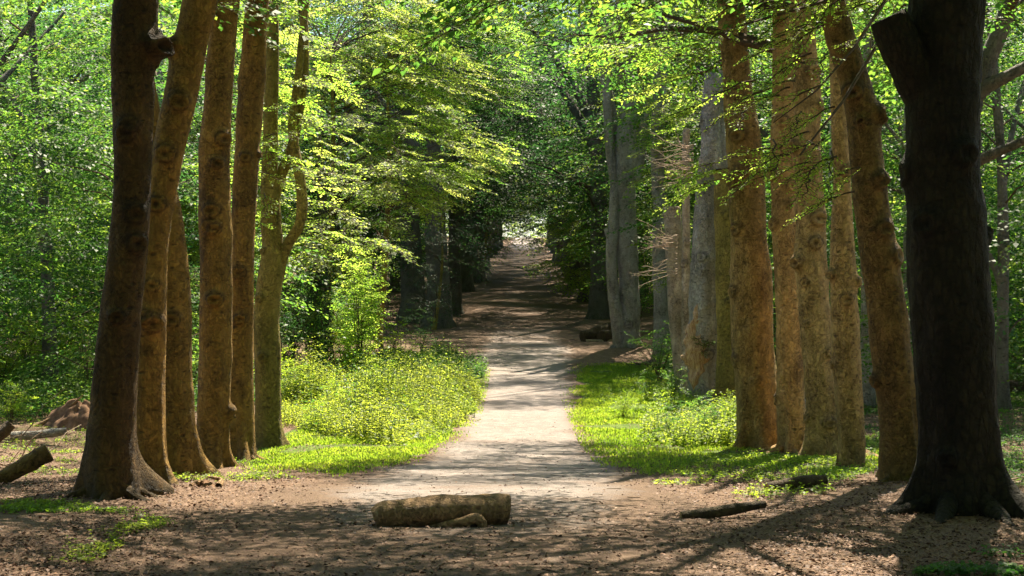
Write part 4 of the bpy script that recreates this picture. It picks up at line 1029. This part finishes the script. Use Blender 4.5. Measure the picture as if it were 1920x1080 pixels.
# ---- ivy-clad trunk behind the forked beech
rt = empty('ivy_tree', (*at_ground(597, 690),), 'dark trunk wrapped thickly in ivy left of the bright sapling', 'tree')
rng = np.random.default_rng(77); t = np.linspace(0, 1, 60); loc = np.stack([.15*np.sin(3*t), 0*t, -.3 + 10*t], 1)
V, fs, kn = tube(loc, .30*(1 - t)**.6 + .03, 16, bump=.1); mesh_obj('trunk', V, fs, M['bark_far'], rt, {'knot': kn, 'foot': kn*0})
n = 2600; h = rng.uniform(0, 5.2, n); a = rng.uniform(0, 2*PI, n); R_ = .52*(1 - h/14)*rng.uniform(.8, 1.25, n)
P = np.stack([R_*np.cos(a), R_*np.sin(a), h], 1); out = np.stack([np.cos(a), np.sin(a), np.full(n, .35)], 1)
v, f, tt = leaf_geo(P, np.stack([-np.sin(a)*.5 + rng.normal(0, .5, n), np.cos(a)*.5 + rng.normal(0, .5, n), -np.ones(n)], 1), out + rng.normal(0, .25, (n, 3)), rng.uniform(.08, .15, n), rng.uniform(0, 1, n), w=.4)
mesh_obj('ivy', v, f, M['leaf_ivy'], rt, {'tone': tt})

# ---- thin grey trunks in the wood, and the leaning tree at the right edge
for px, py, w, y, lb in ((1626, 766, 28, 41, 'grey trunk in the wood between the slim tan beech and the leaning one'), (1703, 740, 22, 46, 'grey trunk seen left of the huge old beech in the wood'),
                         (297, 760, 16, 52, 'slim grey trunk seen between the first two left trunks'), (1560, 740, 14, 50, 'thin grey trunk just left of the slim tan beech')):
    big_tree('forest_tree', lb, M['bark_grey'], [(px, py, w), (px + 1, py - 200, w*.9), (px - 1, py - 400, w*.8), (px + 2, py - 600, w*.7)], y=y, top=14, flare=.25, knots=2, seed=int(px), seg=20,
             crown=high_crown(10.5, 14, 2.6, 30))
big_tree('forest_tree', 'forked tree hidden behind the huge old trunk, its limbs reaching right to the picture edge', M['bark_far'],
         [(1800, 800, 50), (1800, 600, 46), (1803, 420, 42), (1808, 300, 38), (1822, 200, 34), (1850, 118, 32), (1880, 50, 30), (1895, 0, 30)], y=31, top=13, flare=.3, knots=5, seed=55, seg=28,
         extra=(([(1806, 316, 0), (1835, 301, -.1), (1872, 284, -.3), (1905, 270, -.5), (1960, 245, -.7)], .13, .08), ([(1822, 190, 0), (1846, 166, -.1), (1885, 145, -.3), (1925, 124, -.4), (1990, 90, -.6)], .18, .1)), crown=high_crown(9.5, 14, 3.4, 40))

# ---- far wood, too far to tell tree from tree
rng = np.random.default_rng(44); n = 7000
yy = rng.uniform(118, 210, n); sd = rng.choice([-1, 1], n); xx = sd*(11 + rng.uniform(0, 1, n)**.8*(.42*yy - 5)); zz = ground(xx, yy) + rng.uniform(.3, 27, n)
T = np.stack([xx, yy, zz], 1)
b2 = rng.uniform(0, 1, (1300, 3)); T2 = np.stack([(b2[:, 0] - .5)*70 + 3, 300 + 25*b2[:, 1], ground((b2[:, 0] - .5)*70 + 3, 300 + 25*b2[:, 1]) + .5 + 26*b2[:, 2]], 1)
END = T2; n = len(T)
tag(foliage('far_wood', T, rng.uniform(0, 6.28, n), rng.normal(-.1, .25, n), rng.normal(0, .3, n), rng.uniform(.9, 1.5, n), SPR_FAR, rng, [M['leaf_shaded'], M['twig']], twigs=False),
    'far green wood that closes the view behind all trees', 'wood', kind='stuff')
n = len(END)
tag(foliage('sunlit_wood', END, rng.uniform(0, 6.28, n), rng.normal(-.1, .25, n), rng.normal(0, .3, n), rng.uniform(.9, 1.5, n), SPR_FAR, rng, [M['leaf_fresh_lit'], M['twig']], twigs=False),  # brighter leaf copy than far_wood, sunlight put into its colour
    'pale sunlit wood at the bright far end of the path', 'wood', kind='stuff')

# ---- fallen wood
def log(name, label, pts, y, mat, seed, cat='log', cutm='cut_wood', seg=26, bump=.10, squash=1., ends=True, group=None):
    """pts (px, py, dy, radius) along the log"""
    rng = np.random.default_rng(seed)
    Q = np.array([[*at(px, py, y + dy), r] for px, py, dy, r in pts]); S = smooth_curve(Q, 60)
    b = S[:, :3].mean(0); b[2] = float(ground(b[0], b[1]))
    root = empty(name, b, label, cat, group)
    V, fs, kn = tube(S[:, :3] - b, S[:, 3], seg, bump=bump, freq=4, seed=seed)
    V[:, 2] *= squash
    mesh_obj('bark', V, fs, M[mat], root, {'knot': kn, 'foot': kn*0 + .25})
    if ends:
        for e, sgn in ((0, -1), (len(S) - 1, 1)):
            ring = V[e*seg:(e + 1)*seg]; c = ring.mean(0); d = unit(S[e, :3] - S[e - sgn*3, :3])
            rr = [c + (ring - c)*k + d*(.004 + .012*(1 - k)) + rng.normal(0, .003, (seg, 3)) for k in (1., .92, .6, .25)]
            W = np.concatenate(rr + [(c + d*.016)[None]]); i = np.arange(3)[:, None]*seg; j = np.arange(seg)[None]; j2 = (j + 1) % seg
            q4 = np.stack([i + j, i + j2, i + seg + j2, i + seg + j], -1).reshape(-1, 4); q3 = np.stack([3*seg + j[0], 3*seg + j2[0], np.full(seg, 4*seg)], 1)
            if sgn < 0: q4 = q4[:, ::-1]; q3 = q3[:, ::-1]
            mesh_obj('cut_face', W, [q4, q3], M[cutm], root)
    return root, b
# the block of trunk lying across the path
yc = at_ground(835, 988)[1] + .15
root, b = log('log', 'thick half buried log lying across the sandy path in the foreground', [(705, 972, 0, .115), (718, 967, 0, .135), (765, 962, 0, .148), (830, 957, 0, .158), (890, 956, .02, .165), (930, 955, .04, .17), (951, 957, .06, .165)], yc, 'log', 31, bump=.09, cutm='log')
for o in root.children:
    if o.name.startswith('bark'):
        for v in o.data.vertices: v.co.y *= 1.25
Q = np.array([[*at(px, py, yc - .19 + dy), r] for px, py, dy, r in ((800, 989, .06, .015), (835, 985, -.02, .04), (870, 978, -.04, .05), (893, 972, -.04, .055), (903, 978, -.05, .05), (905, 990, -.05, .045))]); S = smooth_curve(Q, 24)
V, fs, kn = tube(S[:, :3] - b, S[:, 3], 12, bump=.2, cap=True, freq=5); mesh_obj('broken_limb', V, fs, M['log'], root, {'knot': kn, 'foot': kn*0})
def on_ground(px, py, dy=0): return at_ground(px, py)[1] + dy
log('branch_log', 'thin dark log on the litter, the nearer of two on the right', [(1277, 969, 0, .055), (1330, 962, .05, .06), (1380, 954, .12, .058), (1410, 949, .15, .05), (1433, 946, .2, .04)], on_ground(1350, 972), 'log_dark', 32, 'log')
log('branch_log', 'short mossy log on the litter, farther of two on the right', [(1438, 914, 0, .055), (1470, 909, .1, .07), (1510, 903, .2, .075), (1546, 900, .3, .07)], on_ground(1490, 924), 'log_dark', 33, 'log')
log('cut_log', 'sawn log with pale cut end resting at a slant, left of the foremost trunk', [(-40, 915, -.1, .12), (10, 893, 0, .125), (50, 871, .1, .13), (92, 848, .2, .135)], on_ground(40, 905), 'bark_lean', 34, 'log')
log('cut_log', 'grey fallen log lying behind the slanting sawn log', [(20, 818, 0, .09), (70, 815, .2, .1), (125, 808, .4, .09)], on_ground(70, 826), 'bark_grey' if 'bark_grey' in M else 'log', 35, 'log')
log('branch_log', 'dark dead log at the left picture edge above the sawn log', [(-40, 840, 0, .12), (0, 815, .1, .13), (20, 795, .2, .1)], on_ground(0, 850), 'log_dark', 36, 'log', cutm='log_dark')
log('fallen_trunk', 'dark fallen trunk lying on the wood floor at the right picture edge', [(1800, 728, 0, .2), (1880, 727, 0, .21), (1990, 727, 0, .2)], 44, 'log_dark', 37, 'log')
log('fallen_trunk', 'thin fallen pole on the ground cover at the right picture edge', [(1840, 782, 0, .05), (1900, 786, 0, .05), (1990, 793, 0, .05)], on_ground(1900, 792), 'log_dark', 38, 'log')
ypile = on_ground(1125, 640)
for q, (pts, lb, m) in enumerate((([(1092, 632, -.3, .25), (1110, 627, 0, .3), (1140, 618, .5, .3), (1160, 614, .8, .28)], 'grey brown log with a dark hollow end in the pile by the far path', 'log_dark'),
                               ([(1128, 632, -.5, .3), (1145, 630, 0, .3), (1172, 627, .6, .28)], 'brown log with round cut end, right end of the pile by the far path', 'log_dark'),
                               ([(1098, 640, -.6, .1), (1125, 641, -.5, .13), (1150, 640, -.4, .1)], 'thin bottom log in front of the pile by the far path', 'bark_snag'))):
    log('pile_log', lb, pts, ypile, m, 50 + q, 'log', cutm='log_dark', group='logs piled beside the far path')
log('fallen_trunk', 'light grey trunk lying in the wood behind the close pair of beeches', [(1500, 758, 0, .13), (1570, 757, 0, .14), (1590, 757, .1, .13)], 40, 'bark_grey', 41, 'log')

# ---- earth mounds: torn up root plate left, small root hump by the far path
def mound(name, label, px, py, w, d, h, mat, seed, nroot=4, cat='mound', y=None):
    rng = np.random.default_rng(seed); x, yy, z = at_ground(px, py); yy += d*.5
    root = empty(name, (x, yy, float(ground(x, yy)) - .03), label, cat)
    nu, nv = 56, 22; th = np.linspace(0, 2*PI, nu, endpoint=False)[None]; s = np.linspace(1, 0.0, nv)[:, None]
    nz = fbm(np.stack([np.cos(th)*1.5 + 0*s + seed, np.sin(th)*1.5 + 0*s, 2.2*s + 0*th], -1), 3)
    rr = s*(1 + .34*nz*(s > .02)); X_ = w*rr*np.cos(th); Y_ = d*rr*np.sin(th); Z_ = h*(1 - s**1.7)*(1 + .3*nz*(s > .05)) - .12*s**6
    V = np.stack([X_ + .25*w*(1 - s), Y_, Z_], -1).reshape(-1, 3)
    i = np.arange(nv - 1)[:, None]*nu; j = np.arange(nu)[None]; j2 = (j + 1) % nu
    f = np.stack([i + j, i + j2, i + nu + j2, i + nu + j], -1).reshape(-1, 4)
    mesh_obj('earth', V, f, M[mat], root)
    for k in range(nroot):
        a = rng.uniform(-PI, .2); L = rng.uniform(.5, 1.1)*w*1.1; n = 18; t = np.linspace(0, 1, n)
        zc = h*(1 - (1 - t)**2)*.95
        q = np.stack([w*1.05*np.cos(a)*(1 - t) + .3*w*t + L*.25*np.sin(3*t + k), d*1.05*np.sin(a)*(1 - t) + .1*np.sin(4*t + k), zc*.8 + .04 + .5*h*t**2*(k % 3 == 0)], 1)
        V, fs, kn = tube(q, .05*(1 - .75*t)*rng.uniform(.6, 1.3), 9, bump=.2, freq=5, seed=k); mesh_obj('root', V, fs, M['log'], root, {'knot': kn, 'foot': kn*0})
    return root
mound('root_mound', 'orange brown earth mound of a torn up root plate, left of the foremost trunk', 128, 806, .85, .7, .62, 'earth', 3, 2)
mound('root_mound', 'small bare root hump at the left edge of the far path', 828, 682, .75, .6, .42, 'earth', 4, 5)
mound('root_mound', 'low litter covered hump with a root at the foot of the left row', 375, 918, .26, .2, .10, 'earth', 5, 3)

# ---- dead brushwood at the left edge and right of the path
def brush(label, px, py, n, ln, seed, mat='dead_twig', y=None, group=None):
    rng = np.random.default_rng(seed); x, yy, z = at_ground(px, py); L = []
    for k in range(n):
        p = np.array([rng.normal(0, ln*.2), rng.normal(0, ln*.18), rng.uniform(.02, ln*.16)]); d = np.array([rng.normal(), rng.normal()*.6, rng.normal(.05, .28)]); d /= np.linalg.norm(d); l = ln*rng.uniform(.4, 1.2); r = rng.uniform(.006, .02)
        for s in range(4):
            q = p + d*l/4; q[2] = max(q[2], .015); L.append((p, q, r, r*.8)); r *= .75; e = d + rng.normal(0, .6, 3)
            if s: L.append((q, np.maximum(q + e*l*.16, [-9, -9, .01]), r*.7, r*.4))
            d = d + rng.normal(0, .15, 3); d /= np.linalg.norm(d); p = q
    V, f = twig_geo(*[np.array(t) for t in zip(*L)]); o = mesh_obj('brushwood', V, f, M[mat]); o.location = (x, yy, z)
    tag(o, label, 'brushwood', group)
brush('heap of dead twigs around the slanting sawn log on the left', 35, 880, 26, 1.1, 1)
brush('dead twigs lying at the left picture edge behind the sawn log', 10, 830, 18, 1.4, 2, 'twig')
brush('dark dead brush under the bramble right of the path', 1208, 690, 30, 1.3, 3, 'twig')
brush('tangle of dark dead branches over the log pile by the far path', 1125, 638, 44, 1.7, 9, 'twig')
brush('dim brushwood on the wood floor at the right picture edge', 1890, 700, 60, 3., 4, 'twig')
brush('twigs fallen on the litter at the foot of the huge old trunk', 1880, 930, 14, .8, 5)
rng = np.random.default_rng(8); L = []
for k in range(260):
    y = rng.uniform(10.5, 26); x = rng.uniform(-.34, .34)*y; a = rng.uniform(0, PI); l = rng.uniform(.05, .22); p = np.array([x, y, 0.]); q = p + np.array([math.cos(a)*l, math.sin(a)*l, 0])
    p[2] = float(ground(p[0], p[1])) + .018; q[2] = float(ground(q[0], q[1])) + .02; L.append((p, q, .0045, .003))
V, f = twig_geo(*[np.array(t) for t in zip(*L)]); tag(mesh_obj('fallen_twigs', V, f, M['log_dark']), 'small broken twigs strewn over path and litter', 'twigs', kind='stuff')

# ---- unseen old beeches added beside and behind the viewpoint to block sky light
for q, (x, y) in enumerate(((-7.2, 3.5), (7.6, 2.5), (-6.5, -7), (6.8, -8), (0.5, -14), (-7, -17), (7.5, -18))):
    place(AV[q % 4], x, y, q*1.9, 1., 'unseen old beech added beside or behind the viewpoint to block sky light', 'unseen beeches added around the viewpoint')
# ---- the wood goes on behind the camera; unseen trees added against sky light
for q, (x, y, s) in enumerate(((-9, -8, 1.1), (8, -9, 1.1), (-3, -13, 1.2), (4, -15, 1.1), (-14, -3, 1.), (14, -4, 1.), (-13, 8, 1.), (13, 7, 1.), (0, -20, 1.2), (-12, 18, .9), (-8, -2, 1.1), (8.5, -2, 1.1), (1, -8, 1.1), (-7, -14, 1.3), (9, -15, 1.3), (-16, -10, 1.3), (16, -11, 1.3), (17, 3, 1.2), (-17, 4, 1.2), (13.5, 13, 1.), (-4, -22, 1.4), (6, -23, 1.4), (-18, 13, 1.1), (19, 12, 1.1), (15, 20, 1.))):
    place(WOOD[q % 4], x, y, q*1.3, s, 'unseen wood tree added beside and behind the viewpoint to block sky light', 'unseen trees added around the viewpoint')

# ================================================================== camera, light
cd = bpy.data.cameras.new('camera'); cam = bpy.data.objects.new('camera', cd); C.objects.link(cam)
cd.sensor_width = 36; cd.lens = F/1920*36; cd.clip_start = .1; cd.clip_end = 1500
cam.location = (0, 0, CAMZ); cam.rotation_euler = (PI/2, 0, 0)
bpy.context.scene.camera = cam
az, el = math.radians(SUN_AZ), math.radians(SUN_EL)
sv = Vector((math.sin(az)*math.cos(el), math.cos(az)*math.cos(el), math.sin(el)))
ld = bpy.data.lights.new('sun', 'SUN'); ld.energy = 5.0; ld.angle = math.radians(.53); ld.color = (1, .90, .71)
sun = bpy.data.objects.new('sun', ld); C.objects.link(sun); sun.rotation_euler = (-sv).to_track_quat('-Z', 'Y').to_euler(); sun.location = (20, 60, 60)
w = bpy.data.worlds.new('World'); bpy.context.scene.world = w; w.use_nodes = True
nt = w.node_tree; nt.nodes.clear()
sky = nt.nodes.new('ShaderNodeTexSky'); sky.sky_type = 'NISHITA'; sky.sun_disc = False; sky.sun_elevation = el; sky.sun_rotation = az
bg = nt.nodes.new('ShaderNodeBackground'); bg.inputs[1].default_value = .06; nt.links.new(sky.outputs[0], bg.inputs[0])
ow = nt.nodes.new('ShaderNodeOutputWorld'); nt.links.new(bg.outputs[0], ow.inputs[0])
sc = bpy.context.scene
sc.view_settings.view_transform = 'Standard'; sc.view_settings.look = 'None'; sc.view_settings.exposure = 1.98; sc.view_settings.gamma = 1
sc.cycles.max_bounces = 10; sc.cycles.diffuse_bounces = 9; sc.cycles.glossy_bounces = 2; sc.cycles.transmission_bounces = 5
sc.cycles.use_denoising = True
sc.cycles.use_adaptive_sampling = True; sc.cycles.adaptive_threshold = .02
